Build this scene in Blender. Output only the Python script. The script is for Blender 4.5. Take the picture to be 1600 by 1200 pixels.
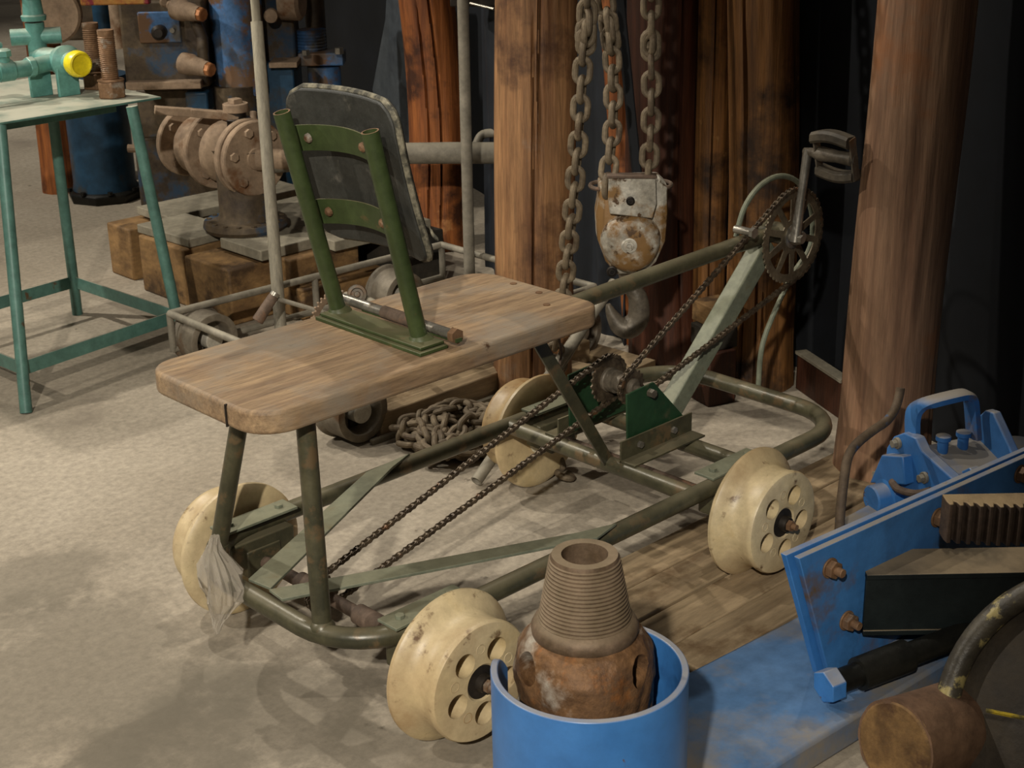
import bpy, bmesh, math, random
from mathutils import Vector, Matrix, noise
for o in list(bpy.data.objects): bpy.data.objects.remove(o)
S = bpy.context.scene
COL = S.collection
random.seed(7)
R = math.radians

# ------------------------------------------------------------------ camera
FPX = 2369.7
CAM = Vector((-1.2850, -1.7752, 1.3217))
FW = Vector((0.64314557, 0.67749739, -0.35687681)).normalized()
RT = Vector((0.71990373, -0.69379351, -0.01972782)).normalized()
UP = RT.cross(FW).normalized()
cd = bpy.data.cameras.new('camera'); cam = bpy.data.objects.new('camera', cd); COL.objects.link(cam)
m = Matrix((RT, UP, -FW)).transposed().to_4x4(); m.translation = CAM; cam.matrix_world = m
cd.sensor_width = 36; cd.lens = FPX / 1600 * 36; cd.clip_start = .05; cd.clip_end = 60
cd.dof.use_dof = True; cd.dof.focus_distance = 2.6; cd.dof.aperture_fstop = 22.0
S.camera = cam
def at(px, py, x=None, y=None, z=None, d=None):
    """a point of the real scene seen at a measured spot: on a known plane or at a known depth"""
    v = FW + RT * ((px - 800) / FPX) - UP * ((py - 600) / FPX)
    if z is not None: t = (z - CAM.z) / v.z
    elif x is not None: t = (x - CAM.x) / v.x
    elif y is not None: t = (y - CAM.y) / v.y
    else: t = d
    return CAM + v * t

# ------------------------------------------------------------------ world, lamps, exposure
w = bpy.data.worlds.new('world'); S.world = w; w.use_nodes = True
bg = w.node_tree.nodes['Background']; bg.inputs[0].default_value = (1.0, .93, .82, 1); bg.inputs[1].default_value = .075
S.view_settings.view_transform = 'Standard'; S.view_settings.look = 'None'
S.view_settings.exposure = 0.1; S.view_settings.gamma = 1; S.view_settings.use_curve_mapping = False
def spot(name, loc, target, power, size=.05, ang=80, blend=.6, col=(1, .93, .82)):
    l = bpy.data.lights.new(name, 'SPOT'); l.energy = power; l.shadow_soft_size = size
    l.spot_size = R(ang); l.spot_blend = blend; l.color = col
    o = bpy.data.objects.new(name, l); COL.objects.link(o); o.location = loc
    o.rotation_euler = (Vector(target) - Vector(loc)).to_track_quat('-Z', 'Y').to_euler()
    return o
spot('ceiling_or_added_spot', (-3.0, -2.7, 2.9), (-.15, .45, 0), 720, .05, 37, .55)
spot('ceiling_or_added_spot', (-2.3, 1.7, 2.9), (.6, .7, .2), 190, .04, 80, .8)
spot('ceiling_or_added_spot', (.0, 2.5, 3.2), (-.1, .3, 0), 190, .04, 85, .8)
spot('ceiling_or_added_spot', (1.15, .45, 3.3), (.1, .1, .4), 90, .03, 70, .7)
spot('ceiling_or_added_spot', (1.5, -1.7, 2.9), (.3, -.5, .1), 75, .04, 60, .8)
spot('ceiling_or_added_spot', (1.2, 6.3, 3.2), (2.2, 6.0, 0), 260, .06, 80, .8)  # added fill lamp, no fitting known, brightens the far floor
spot('ceiling_or_added_spot', (-.8, 3.4, 3.0), (1.3, 2.6, .2), 280, .06, 80, .8)

# ------------------------------------------------------------------ materials
def lin(h):
    h = h.lstrip('#'); c = [int(h[i:i+2], 16) / 255 for i in (0, 2, 4)]
    return tuple((v / 12.92 if v <= .04045 else ((v + .055) / 1.055) ** 2.4) for v in c) + (1,)
def M(name, c1, c2, scale=12, rough=.6, metal=0, bump=.15, stretch=(1, 1, 1), spots=None, spots2=None, dust=None,
      lo=.35, hi=.68, rv=.12, detail=6, spec=.4, bscale=None, bd=.004, vary=True, mot=.28, fs=None):
    m = bpy.data.materials.new(name); m.use_nodes = True
    nt = m.node_tree; N = nt.nodes; L = nt.links; b = N['Principled BSDF']
    tc = N.new('ShaderNodeTexCoord'); mp = N.new('ShaderNodeMapping'); mp.inputs['Scale'].default_value = stretch
    src = tc.outputs['Object']
    if vary:
        oi = N.new('ShaderNodeObjectInfo'); mu = N.new('ShaderNodeVectorMath'); mu.operation = 'SCALE'
        mu.inputs[0].default_value = (13, 7, 5); L.new(oi.outputs['Random'], mu.inputs['Scale'])
        ad = N.new('ShaderNodeVectorMath'); L.new(src, ad.inputs[0]); L.new(mu.outputs[0], ad.inputs[1]); src = ad.outputs[0]
    L.new(src, mp.inputs['Vector'])
    def nz(sc, det=detail, vec=None, r=.6):
        n = N.new('ShaderNodeTexNoise'); n.inputs['Scale'].default_value = sc; n.inputs['Detail'].default_value = det
        n.inputs['Roughness'].default_value = r; L.new(vec or mp.outputs[0], n.inputs['Vector']); return n.outputs[0]
    def ramp(f, a, bb, ca=(0, 0, 0, 1), cb=(1, 1, 1, 1)):
        r = N.new('ShaderNodeValToRGB'); r.color_ramp.elements[0].position = a; r.color_ramp.elements[1].position = bb
        r.color_ramp.elements[0].color = ca; r.color_ramp.elements[1].color = cb; L.new(f, r.inputs[0]); return r.outputs[0]
    def mix(f, a, c):
        x = N.new('ShaderNodeMix'); x.data_type = 'RGBA'; L.new(f, x.inputs[0]); L.new(a, x.inputs[6])
        if isinstance(c, tuple): x.inputs[7].default_value = c
        else: L.new(c, x.inputs[7])
        return x.outputs[2]
    n1 = nz(scale); col = ramp(n1, lo, hi, lin(c1), lin(c2))
    fine = ramp(nz(fs or scale*4.5, 8, None, .72), .32, .68, (1-mot,)*3 + (1,), (1+mot*.45,)*3 + (1,))
    xm = N.new('ShaderNodeMix'); xm.data_type = 'RGBA'; xm.blend_type = 'MULTIPLY'; xm.inputs[0].default_value = 1
    L.new(col, xm.inputs[6]); L.new(fine, xm.inputs[7]); col = xm.outputs[2]
    for sp in (spots, spots2):
        if sp:
            c, sc, th, soft = sp
            col = mix(ramp(nz(sc, 8, src, .65), th, th + soft), col, lin(c))
    if dust:
        c, amt = dust
        g = N.new('ShaderNodeNewGeometry'); sx = N.new('ShaderNodeSeparateXYZ'); L.new(g.outputs['Normal'], sx.inputs[0])
        up = ramp(sx.outputs[2], .35, .95)
        m1 = N.new('ShaderNodeMath'); m1.operation = 'MULTIPLY'; L.new(up, m1.inputs[0]); L.new(ramp(nz(9, 5, src), .3, .55, (.35,)*3 + (1,)), m1.inputs[1])
        m2 = N.new('ShaderNodeMath'); m2.operation = 'MULTIPLY'; L.new(m1.outputs[0], m2.inputs[0]); m2.inputs[1].default_value = amt
        col = mix(m2.outputs[0], col, lin(c))
    L.new(col, b.inputs['Base Color'])
    b.inputs['Metallic'].default_value = metal; b.inputs['Specular IOR Level'].default_value = spec
    mr = N.new('ShaderNodeMapRange'); mr.inputs[3].default_value = max(.05, rough - rv); mr.inputs[4].default_value = min(1, rough + rv)
    L.new(n1, mr.inputs[0]); L.new(mr.outputs[0], b.inputs['Roughness'])
    if bump:
        bn = N.new('ShaderNodeBump'); bn.inputs['Strength'].default_value = bump; bn.inputs['Distance'].default_value = bd
        L.new(nz(bscale or scale * 3), bn.inputs['Height']); L.new(bn.outputs[0], b.inputs['Normal'])
    return m
GREEN_TUBE = M('olive_drab_paint', '#3a392b', '#54503b', 14, .36, .1, .1, spots=('#5f4f38', 22, .55, .08), dust=('#7c745d', .6))
DKGREEN = M('dark_green_paint', '#1b3823', '#254329', 10, .45, 0, .06, spots=('#4a4a35', 12, .60, .1))
SEATGREEN = M('moss_green_paint', '#333e22', '#414e2b', 10, .42, 0, .06, spots=('#55492c', 20, .62, .06), dust=('#8a8063', .45))
GREYGREEN = M('grey_green_paint', '#676c5b', '#7b7f6c', 16, .55, 0, .08, spots=('#5d563f', 18, .6, .1), dust=('#8b8468', .4))
PAD = M('charcoal_upholstery', '#2b2b26', '#383833', 30, .6, 0, .3, spots=('#55524a', 18, .60, .12))
PADEDGE = M('worn_light_piping', '#3d3b31', '#8c8570', 50, .7, 0, .3, lo=.42, hi=.62)
SEATWOOD = M('worn_seat_wood', '#79614a', '#a58a68', 9, .62, 0, .3, stretch=(.45, 4.2, 4.2), spots=('#847a6b', 4, .48, .18), spots2=('#4a3320', 12, .66, .05), lo=.3, hi=.7, mot=.42)
WHEEL = M('yellowed_nylon', '#c4ae82', '#dccda8', 9, .42, 0, .12, spots=('#96754a', 4.5, .42, .26), spots2=('#644a2f', 26, .60, .10), spec=.5, mot=.22)
WHEELFACE = M('cream_nylon', '#d8cfb0', '#e9e0c4', 9, .38, 0, .06, spots=('#a3845a', 16, .62, .14), spec=.5)
RUST = M('brown_rust', '#514337', '#6f5d4f', 22, .75, .2, .35, spots=('#7b5a42', 14, .58, .1))
BITRUST = M('mottled_orange_rust', '#5f4632', '#84603c', 16, .62, .25, .8, spots=('#9c9486', 9, .55, .12), spots2=('#8f5a2b', 14, .60, .10), lo=.35, hi=.65, bd=.004, mot=.45)
THREAD = M('dark_brown_threads', '#5a4936', '#776350', 30, .6, .3, .2, dust=('#8f8066', .5))
DARKIRON = M('dark_oily_iron', '#1f1c19', '#38312a', 24, .5, .4, .2)
CHAINM = M('dusty_chain_steel', '#5c5040', '#83745d', 30, .68, .2, .25, spots=('#4a3a2a', 20, .58, .1))
RCHAIN = M('oily_roller_chain', '#42382e', '#6d5f4c', 60, .45, .5, .1, spots=('#6d5038', 40, .6, .06))
PEDALR = M('worn_pedal_rubber', '#3b352c', '#5c5344', 20, .6, 0, .2)
STEEL = M('dull_steel', '#8a857a', '#aaa498', 20, .35, .75, .08, spots=('#6a5a44', 20, .6, .1))
ORANGELOG = M('orange_stripped_log', '#6d3c1e', '#a3612f', 7, .6, 0, .7, stretch=(4, 4, .28), spots=('#3f2212', 6, .54, .12), spots2=('#bb8450', 8, .64, .1), lo=.33, hi=.66, mot=.4)
LOGM = M('stripped_pine_log', '#6b472c', '#a17850', 7, .62, 0, .7, stretch=(4, 4, .25), spots=('#442b1b', 4, .53, .12), spots2=('#877b6c', 3.5, .60, .14), lo=.32, hi=.68, mot=.5)
GOLDLOG = M('golden_pine_log', '#553618', '#8f6233', 7, .6, 0, .7, stretch=(4, 4, .22), spots=('#2a1a0d', 4, .50, .12), spots2=('#a9824f', 10, .66, .08), lo=.32, hi=.68, mot=.5)
PALELOG = M('pale_pine_log', '#775640', '#a07d60', 6, .62, 0, .6, stretch=(4, 4, .25), spots=('#94603a', 3.5, .55, .14), spots2=('#5a4636', 5, .60, .1), lo=.32, hi=.68, mot=.4)
DARKLOG = M('dark_red_log', '#2c160b', '#4f2a17', 7, .55, 0, .5, stretch=(4, 4, .25), spots=('#5f3d26', 7, .64, .1), mot=.5)
ENDGRAIN = M('sawn_end_grain', '#5d4426', '#8d6c40', 20, .75, 0, .6, spots=('#4a321c', 9, .55, .1))
TIMBER = M('old_squared_timber', '#6a5032', '#957449', 8, .75, 0, .5, stretch=(1.4, 1.4, 2.5), spots=('#463421', 7, .53, .1))
DARKTIMBER = M('tarred_timber', '#25221c', '#3b352b', 12, .75, 0, .5)
GREYBOARD = M('dusty_grey_board', '#77705f', '#8f8876', 10, .85, 0, .3)
PLANK = M('floor_plank_wood', '#7d6a50', '#a18c6c', 7, .72, 0, .35, stretch=(.5, 3, 3), spots=('#5f492f', 6, .55, .12))
GREYPOLE = M('weathered_grey_pole', '#7b7567', '#99927f', 10, .78, 0, .3, stretch=(4, 4, .3), spots=('#5e584c', 9, .62, .08))
GREYPIPE = M('dusty_grey_pipe', '#6f695c', '#8d8677', 12, .65, .1, .1, dust=('#a09884', .4))
BLACKWALL = M('black_painted_wall', '#0c0f13', '#15191f', 3, .8, 0, .2, spots=('#23272c', 2.2, .6, .2), vary=False)
GREYSHEET = M('grey_plastic_sheet', '#3c434a', '#545a5e', 6, .6, 0, .3)
BLUE = M('chipped_blue_paint', '#336baa', '#3f7ab9', 5, .36, 0, .08, spots=('#5a4536', 13, .655, .02), spots2=('#2d5b93', 6, .58, .1), dust=('#9a917f', .75), spec=.45, mot=.16)
BLUEDUST = M('dusty_blue_paint', '#33669f', '#4078b4', 6, .55, 0, .12, spots=('#6a5a48', 7, .58, .1), dust=('#8c8270', .9), mot=.18)
BLUEFACE = M('stained_blue_face', '#33659d', '#3e76b0', 6, .5, 0, .12, spots=('#5d4c3a', 5, .56, .12), spots2=('#2b4766', 3.5, .5, .12), dust=('#8c8270', .9), mot=.2)
BLUESKID = M('scuffed_blue_steel', '#41668f', '#56789f', 6, .6, 0, .15, spots=('#857a66', 3.2, .46, .18), spots2=('#4a3a2c', 6, .66, .05), mot=.25)
OLDBLUE = M('patchy_old_blue_paint', '#3e5f86', '#5684ba', 10, .55, .1, .25, spots=('#6b5038', 7, .50, .06), spots2=('#55524c', 5, .50, .1), mot=.35)
DEEPBLUE = M('deep_blue_enamel', '#1d394e', '#2a4f6b', 8, .4, .1, .1, spots=('#3a3a38', 5, .54, .1))
MACHINE = M('grimy_brown_iron', '#463b30', '#65563f', 10, .65, .2, .3, spots=('#33485e', 5, .55, .08), mot=.4)
OLDWHEEL = M('old_grey_brown_wheel', '#655d50', '#857c6c', 12, .6, .2, .2, spots=('#5d452f', 8, .58, .1))
DISC = M('pale_grey_disc', '#9b9688', '#b3ada0', 20, .6, 0, .1)
DUSTIRON = M('dust_covered_iron', '#7f6b57', '#a28b72', 14, .8, .1, .2, spots=('#6a482c', 8, .56, .1), mot=.25)
TEAL = M('turquoise_paint', '#46685f', '#587f74', 9, .45, .05, .1, spots=('#5b4632', 12, .63, .04), dust=('#b5ae9b', .8))
TEALD = M('turquoise_enamel', '#568b82', '#6fa399', 9, .4, .05, .1, dust=('#b3a893', .5))
YELLOW = M('yellow_plastic', '#d8c51c', '#e8d62a', 8, .35, 0, 0, spec=.5)
COPPER = M('coppery_bolt_metal', '#a0683f', '#c48a5c', 20, .45, .4, .1)
NUTRUST = M('rusty_bolt_metal', '#6b5039', '#8d6d50', 24, .6, .3, .3, spots=('#9a9286', 16, .57, .1))
HOIST = M('rusty_white_paint', '#958e7f', '#c9c3b4', 14, .5, .15, .3, spots=('#80613a', 11, .49, .10), spots2=('#4f3a24', 30, .57, .05), mot=.5)
HOOKM = M('dark_forged_steel', '#4f483d', '#7d7364', 14, .5, .25, .35, spots=('#6b4f34', 12, .56, .1), mot=.4)
GEARM = M('dusty_brown_gear', '#32271f', '#4d3d30', 22, .7, .2, .4, dust=('#9a8462', .95))
TYRE = M('scuffed_black_rim', '#38332a', '#575041', 16, .45, .1, .4, spots=('#9a8c5a', 12, .60, .04))
YSTRIPE = M('worn_yellow_paint', '#b59c28', '#5b522a', 40, .6, 0, .2, lo=.45, hi=.6)
GREASE = M('greasy_black_iron', '#141412', '#26251f', 10, .45, .3, .4)
FLOORM = M('stained_concrete', '#928775', '#afa492', 1.6, .82, 0, .35, spots=('#776d5f', 1.0, .54, .12), spots2=('#554c40', 9, .67, .05), lo=.3, hi=.7, bscale=70, bd=.002, vary=False, mot=.32, fs=60)
def plastic_film():
    m = bpy.data.materials.new('clear_plastic_film'); m.use_nodes = True
    nt = m.node_tree; N = nt.nodes; L = nt.links; b = N['Principled BSDF']
    b.inputs['Base Color'].default_value = (.50, .44, .35, 1); b.inputs['Roughness'].default_value = .15
    b.inputs['Alpha'].default_value = .5; b.inputs['Specular IOR Level'].default_value = .9
    n = N.new('ShaderNodeTexNoise'); n.inputs['Scale'].default_value = 70; n.inputs['Detail'].default_value = 4
    bn = N.new('ShaderNodeBump'); bn.inputs['Strength'].default_value = .7; bn.inputs['Distance'].default_value = .004
    L.new(n.outputs[0], bn.inputs['Height']); L.new(bn.outputs[0], b.inputs['Normal']); return m
FILM = plastic_film()

def floor_stain(m, cx, cy, rad, col, amt):
    nt = m.node_tree; N = nt.nodes; L = nt.links; b = N['Principled BSDF']; src = b.inputs['Base Color'].links[0].from_socket
    g = N.new('ShaderNodeNewGeometry'); v = N.new('ShaderNodeVectorMath'); v.operation = 'DISTANCE'; v.inputs[1].default_value = (cx, cy, 0); L.new(g.outputs['Position'], v.inputs[0])
    n = N.new('ShaderNodeTexNoise'); n.inputs['Scale'].default_value = 6; n.inputs['Detail'].default_value = 9; n.inputs['Roughness'].default_value = .65; L.new(g.outputs['Position'], n.inputs['Vector'])
    a = N.new('ShaderNodeMath'); a.operation = 'MULTIPLY_ADD'; L.new(n.outputs[0], a.inputs[0]); a.inputs[1].default_value = -rad*2.6; L.new(v.outputs['Value'], a.inputs[2])
    q = N.new('ShaderNodeMapRange'); L.new(a.outputs[0], q.inputs[0]); q.inputs[1].default_value = -rad*.36; q.inputs[2].default_value = -rad*.72; q.inputs[3].default_value = 0; q.inputs[4].default_value = amt
    x = N.new('ShaderNodeMix'); x.data_type = 'RGBA'; L.new(q.outputs[0], x.inputs[0]); L.new(src, x.inputs[6]); x.inputs[7].default_value = lin(col); L.new(x.outputs[2], b.inputs['Base Color'])
for px_, py_, rd in ((120, 1060, .34), (60, 900, .16), (420, 1120, .22), (260, 1180, .2), (640, 1180, .2)):
    q_ = at(px_, py_, z=0); floor_stain(FLOORM, q_.x, q_.y, rd, '#6b6456', .5)
# ------------------------------------------------------------------ mesh builder
def frame(axis, hint=None):
    a = Vector(axis).normalized(); h = Vector(hint) if hint else (Vector((0, 0, 1)) if abs(a.z) < .9 else Vector((1, 0, 0)))
    u = h - a * h.dot(a); u.normalize(); v = a.cross(u); return a, u, v
class MB:
    def __init__(s): s.b = bmesh.new()
    def grid(s, rows, closed_u=True, closed_v=False, caps=True):
        vs = [[s.b.verts.new(p) for p in r] for r in rows]; n = len(vs[0]); k = len(vs)
        for i in range(k if closed_v else k - 1):
            for j in range(n if closed_u else n - 1):
                a = vs[i][j]; b = vs[i][(j+1) % n]; c = vs[(i+1) % k][(j+1) % n]; d = vs[(i+1) % k][j]
                try: s.b.faces.new((a, b, c, d))
                except ValueError: pass
        if caps and not closed_v:
            try: s.b.faces.new(list(reversed(vs[0]))); s.b.faces.new(vs[-1])
            except ValueError: pass
        return s
    def box(s, c, size, ax=None, up=None):
        """c centre; size along (axis, side, up)"""
        c = Vector(c)
        if ax is None: X, Y, Z = Vector((1, 0, 0)), Vector((0, 1, 0)), Vector((0, 0, 1))
        else:
            X, Z, Y = frame(ax, up); Y = Z.cross(X)
        hx, hy, hz = [v / 2 for v in size]; vs = []
        for sx in (-1, 1):
            for sy in (-1, 1):
                for sz in (-1, 1): vs.append(s.b.verts.new(c + X*hx*sx + Y*hy*sy + Z*hz*sz))
        for f in ((0, 1, 3, 2), (4, 6, 7, 5), (0, 4, 5, 1), (2, 3, 7, 6), (0, 2, 6, 4), (1, 5, 7, 3)): s.b.faces.new([vs[i] for i in f])
        return s
    def bar(s, p, q, wd, th, up=None):
        p, q = Vector(p), Vector(q); return s.box((p + q) / 2, ((q - p).length, wd, th), q - p, up)
    def cyl(s, p, q, r0, r1=None, n=20, caps=True):
        p, q = Vector(p), Vector(q); a, u, v = frame(q - p); r1 = r0 if r1 is None else r1
        rows = [[c + (u*math.cos(t) + v*math.sin(t)) * r for t in [2*math.pi*i/n for i in range(n)]] for c, r in ((p, r0), (q, r1))]
        return s.grid(rows, caps=caps)
    def lathe(s, p, axis, prof, n=32, hint=None, closed=False, wob=None):
        p = Vector(p); a, u, v = frame(axis, hint)
        rows = []
        for k, (h, r) in enumerate(prof):
            row = []
            for i in range(n):
                t = 2*math.pi*i/n; rr = max(r, 1e-4)
                if wob: rr += wob(h, t)
                row.append(p + a*h + (u*math.cos(t) + v*math.sin(t)) * rr)
            rows.append(row)
        return s.grid(rows, closed_v=closed, caps=not closed)
    def tube(s, pts, r, n=14, closed=False, caps=True):
        pts = [Vector(q) for q in pts]; k = len(pts); rows = []; u = None
        for i, q in enumerate(pts):
            if closed: t = (pts[(i+1) % k] - pts[i-1]).normalized()
            else: t = (pts[min(i+1, k-1)] - pts[max(i-1, 0)]).normalized()
            if u is None: _, u, _ = frame(t)
            u = (u - t * u.dot(t)).normalized(); v = t.cross(u)
            rr = r[i] if isinstance(r, (list, tuple)) else r
            rows.append([q + (u*math.cos(a) + v*math.sin(a)) * rr for a in [2*math.pi*j/n for j in range(n)]])
        return s.grid(rows, closed_v=closed, caps=caps)
    def prism(s, pts, ext):
        """pts: planar outline, extruded by the vector ext"""
        ext = Vector(ext); a = [s.b.verts.new(Vector(p)) for p in pts]; b = [s.b.verts.new(Vector(p) + ext) for p in pts]; n = len(a)
        s.b.faces.new(list(reversed(a))); s.b.faces.new(b)
        for i in range(n): s.b.faces.new((a[i], a[(i+1) % n], b[(i+1) % n], b[i]))
        return s
    def hexnut(s, p, axis, r, h): return s.cyl(p, Vector(p) + Vector(axis).normalized() * h, r, n=6)
    def ball(s, p, r, n=14, sc=(1, 1, 1)):
        return s.lathe(p, (0, 0, 1), [(-math.cos(math.pi*i/8)*r*sc[2], math.sin(math.pi*i/8)*r*sc[0]) for i in range(9)], n)
    def build(s, name, mat, parent=None, bev=0, smooth=35, seg=2):
        bmesh.ops.recalc_face_normals(s.b, faces=s.b.faces)
        if parent is None:
            zs = [v.co for v in s.b.verts]
            org = Vector(((min(v.x for v in zs) + max(v.x for v in zs))/2, (min(v.y for v in zs) + max(v.y for v in zs))/2, min(v.z for v in zs)))
        else: org = W[parent.name]
        bmesh.ops.translate(s.b, verts=s.b.verts, vec=-org)
        me = bpy.data.meshes.new(name); s.b.to_mesh(me); s.b.free()
        me.materials.append(mat); me.shade_smooth(); me.set_sharp_from_angle(angle=R(smooth))
        return link(name, me, parent, org if parent is None else None, bev, seg)
W = {}
def link(name, me, parent, loc=None, bev=0, seg=2):
    o = bpy.data.objects.new(name, me); COL.objects.link(o)
    if parent is None: o.location = loc or (0, 0, 0); W[o.name] = Vector(o.location)
    else: o.parent = parent; W[o.name] = W[parent.name].copy()
    if bev:
        md = o.modifiers.new('bevel', 'BEVEL'); md.width = bev; md.segments = seg; md.limit_method = 'ANGLE'; md.angle_limit = R(40)
    return o
def inst(name, me, parent, mat):
    """place a shared mesh by a world matrix (parents of ours are never rotated)"""
    o = bpy.data.objects.new(name, me); COL.objects.link(o)
    if parent: o.parent = parent; o.matrix_local = Matrix.Translation(-W[parent.name]) @ mat
    else: o.matrix_world = mat
    W[o.name] = None; return o
def mesh_of(mb, name, mat, smooth=35):
    bmesh.ops.recalc_face_normals(mb.b, faces=mb.b.faces)
    me = bpy.data.meshes.new(name); mb.b.to_mesh(me); mb.b.free(); me.materials.append(mat)
    me.shade_smooth(); me.set_sharp_from_angle(angle=R(smooth)); return me
def tag(o, label=None, cat=None, group=None, kind=None):
    for k, v in (('label', label), ('category', cat), ('group', group), ('kind', kind)):
        if v: o[k] = v
    return o
def thing(name, label, cat, loc, group=None):
    o = bpy.data.objects.new(name, None); COL.objects.link(o); o.location = loc; o.empty_display_size = .05
    W[o.name] = Vector(loc); return tag(o, label, cat, group)
def cut(me, cutter, name):
    """boolean difference of two meshes, returned as a new mesh"""
    a = bpy.data.objects.new('a', me); b = bpy.data.objects.new('b', cutter); COL.objects.link(a); COL.objects.link(b)
    md = a.modifiers.new('x', 'BOOLEAN'); md.object = b; md.operation = 'DIFFERENCE'; md.solver = 'EXACT'
    dg = bpy.context.evaluated_depsgraph_get(); out = bpy.data.meshes.new_from_object(a.evaluated_get(dg))
    bpy.data.objects.remove(a); bpy.data.objects.remove(b); out.name = name; out.set_sharp_from_angle(angle=R(35)); return out
def rrect(x0, x1, y0, y1, rads, z, n=8):
    """closed rounded rectangle path, rads for corners (x1,y1),(x0,y1),(x0,y0),(x1,y0)"""
    out = []
    for (cx, cy, sx, sy, a0), r in zip(((x1, y1, -1, -1, 0), (x0, y1, 1, -1, 90), (x0, y0, 1, 1, 180), (x1, y0, -1, 1, 270)), rads):
        for i in range(n + 1):
            a = R(a0 + 90*i/n); out.append(Vector((cx + sx*r + r*math.cos(a), cy + sy*r + r*math.sin(a), z)))
    return out
def smoothpath(pts, sub=6):
    pts = [Vector(p) for p in pts]; out = []
    for i in range(len(pts) - 1):
        p0 = pts[max(i-1, 0)]; p1 = pts[i]; p2 = pts[i+1]; p3 = pts[min(i+2, len(pts)-1)]
        for k in range(sub):
            t = k / sub
            out.append(.5*((2*p1) + (p2-p0)*t + (2*p0 - 5*p1 + 4*p2 - p3)*t*t + (3*p1 - p0 - 3*p2 + p3)*t**3))
    return out + [pts[-1]]

# ------------------------------------------------------------------ the setting
fl = MB().box((1.5, 3, -.05), (14, 16, .1)).build('floor', FLOORM); tag(fl, 'stained beige concrete floor', kind='structure')
def wall_line(t): return Vector((1.56 + .29*t + (.16*min(1, max(0, t - .6))), t, 0))
rows = []
for k in range(9):
    z = 3.3 * k / 8; r = []
    for i in range(161):
        y = -3.2 + 7.9 * i / 160; p = wall_line(y)
        r.append((p.x + .018*math.sin(y*9 + .4*k) + .03*noise.noise(Vector((y*2.2, z*.7, 3))), p.y, z))
    rows.append(r)
b = MB().grid(rows, closed_u=False, caps=False)
bk = [[(p[0] + .25, p[1], p[2]) for p in r] for r in rows]
b.grid(bk, closed_u=False, caps=False)
for rr in (0, 160):
    vs = [b.b.verts.new(q) for q in (rows[0][rr], bk[0][rr], bk[8][rr], rows[8][rr])]; b.b.faces.new(vs)
wl = b.build('wall_back', BLACKWALL); tag(wl, kind='structure')

# ------------------------------------------------------------------ logs
def log(name, label, base, top, r, mat, seed, cracks=(), taper=.95, group=None, oval=1, knots=5, hangtop=False):
    base, top = Vector(base), Vector(top); L = (top - base).length; a, u, v = frame(top - base, (1, 0, 0))
    n, k = 180, 60; rows = []; rnd = random.Random(seed)
    kn = [(rnd.random(), rnd.uniform(0, 6.28), rnd.uniform(.02, .05)) for _ in range(knots)]
    for i in range(k):
        h = L * i / (k - 1); row = []
        cx = noise.noise(Vector((h*1.1, seed, 0))) * r * .25; cy = noise.noise(Vector((h*1.1, seed, 9))) * r * .25
        for j in range(n):
            t = 2*math.pi*j/n
            rr = r * (1 + (taper - 1)*h/L)
            rr *= 1 + .07*noise.noise(Vector((math.cos(t)*1.2, math.sin(t)*1.2, h*1.3 + seed))) + .035*noise.noise(Vector((math.cos(t)*4, math.sin(t)*4, h*2.2 + seed)))
            if h < .12: rr *= 1 + .06*(1 - h/.12)
            for (c0, h0, h1, wd, dp) in cracks:
                if h0 <= h <= h1:
                    cc = c0 + .10*noise.noise(Vector((h*1.6, seed*3, 5))); dt = abs((t - cc + math.pi) % (2*math.pi) - math.pi)
                    e = min(1, (h - h0)/.12, (h1 - h)/.12)
                    if dt < wd*.62: rr -= dp * 2.2 * (1 - dt/(wd*.62)) * max(e, 0)
            for (kh, kt, ks) in kn:
                dh = (h - kh*L); dt = ((t - kt + math.pi) % (2*math.pi) - math.pi) * r
                q = math.hypot(dh, dt) / ks
                if q < 1: rr += .006 * (1 - q)**2
            row.append(base + a*h + u*(math.cos(t)*rr + cx) + v*(math.sin(t)*rr*oval + cy))
        rows.append(row)
    b = MB().grid(rows)
    o = b.build(name, mat, smooth=38); tag(o, label, 'log', group); return o
def vtop(p, h=3.0): return Vector((p[0], p[1], h))
# angle 0 of the frame looks along +x; the camera sees the side around 180+45
def facing(deg): return R(deg)
# image measured: centre line at two heights at a depth
FH = Vector((FW.x, FW.y, 0)).normalized()
def ah(px, py, H):
    v = FW + RT * ((px - 800) / FPX) - UP * ((py - 600) / FPX); return CAM + v * (H / v.dot(FH))
def stand(px0, py0, d, h=3.0, px1=None, py1=None, d1=None):
    """a post through two measured points, from the floor up to height h"""
    p = at(px0, py0, d=d); H = (p - CAM).dot(FH)
    q = ah(px1, py1, H) if px1 is not None else p + Vector((0, 0, 1))
    t = (q - p) / (q.z - p.z)
    return p - t * p.z, p + t * (h - p.z)
G = None
def dface(p):
    """frame angle of log surface facing the camera"""
    v = CAM - Vector(p); v.z = 0; a, u, w_ = frame((0, 0, 1), (1, 0, 0)); return math.atan2(v.dot(w_), v.dot(u))
b0, t0 = stand(684, 400, 4.9, px1=664, py1=30); f = dface(b0)
log('log_post', 'orange stripped log post behind the grey vertical pipe, leftmost tall post', b0, t0, .088, ORANGELOG, 1, [(f+.12, 0, 2.6, .07, .014), (f-.35, 0, .8, .06, .01)])
b0, t0 = stand(833, 560, 3.64, px1=838, py1=30); f = dface(b0)
log('log_post', 'thick pale brown log post behind the seat board, beside the left hoist chain', b0, t0, .093, LOGM, 2, [(f+.1, .55, 2.6, .07, .012), (f-.05, 0, .9, .06, .009)])
b0, t0 = stand(1040, 540, 3.86, px1=1040, py1=30); f = dface(b0)
log('log_post', 'dark reddish log post in shade behind the hook block', b0, t0, .090, DARKLOG, 3, [(f+.5, 0, 2.6, .06, .012)])
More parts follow.
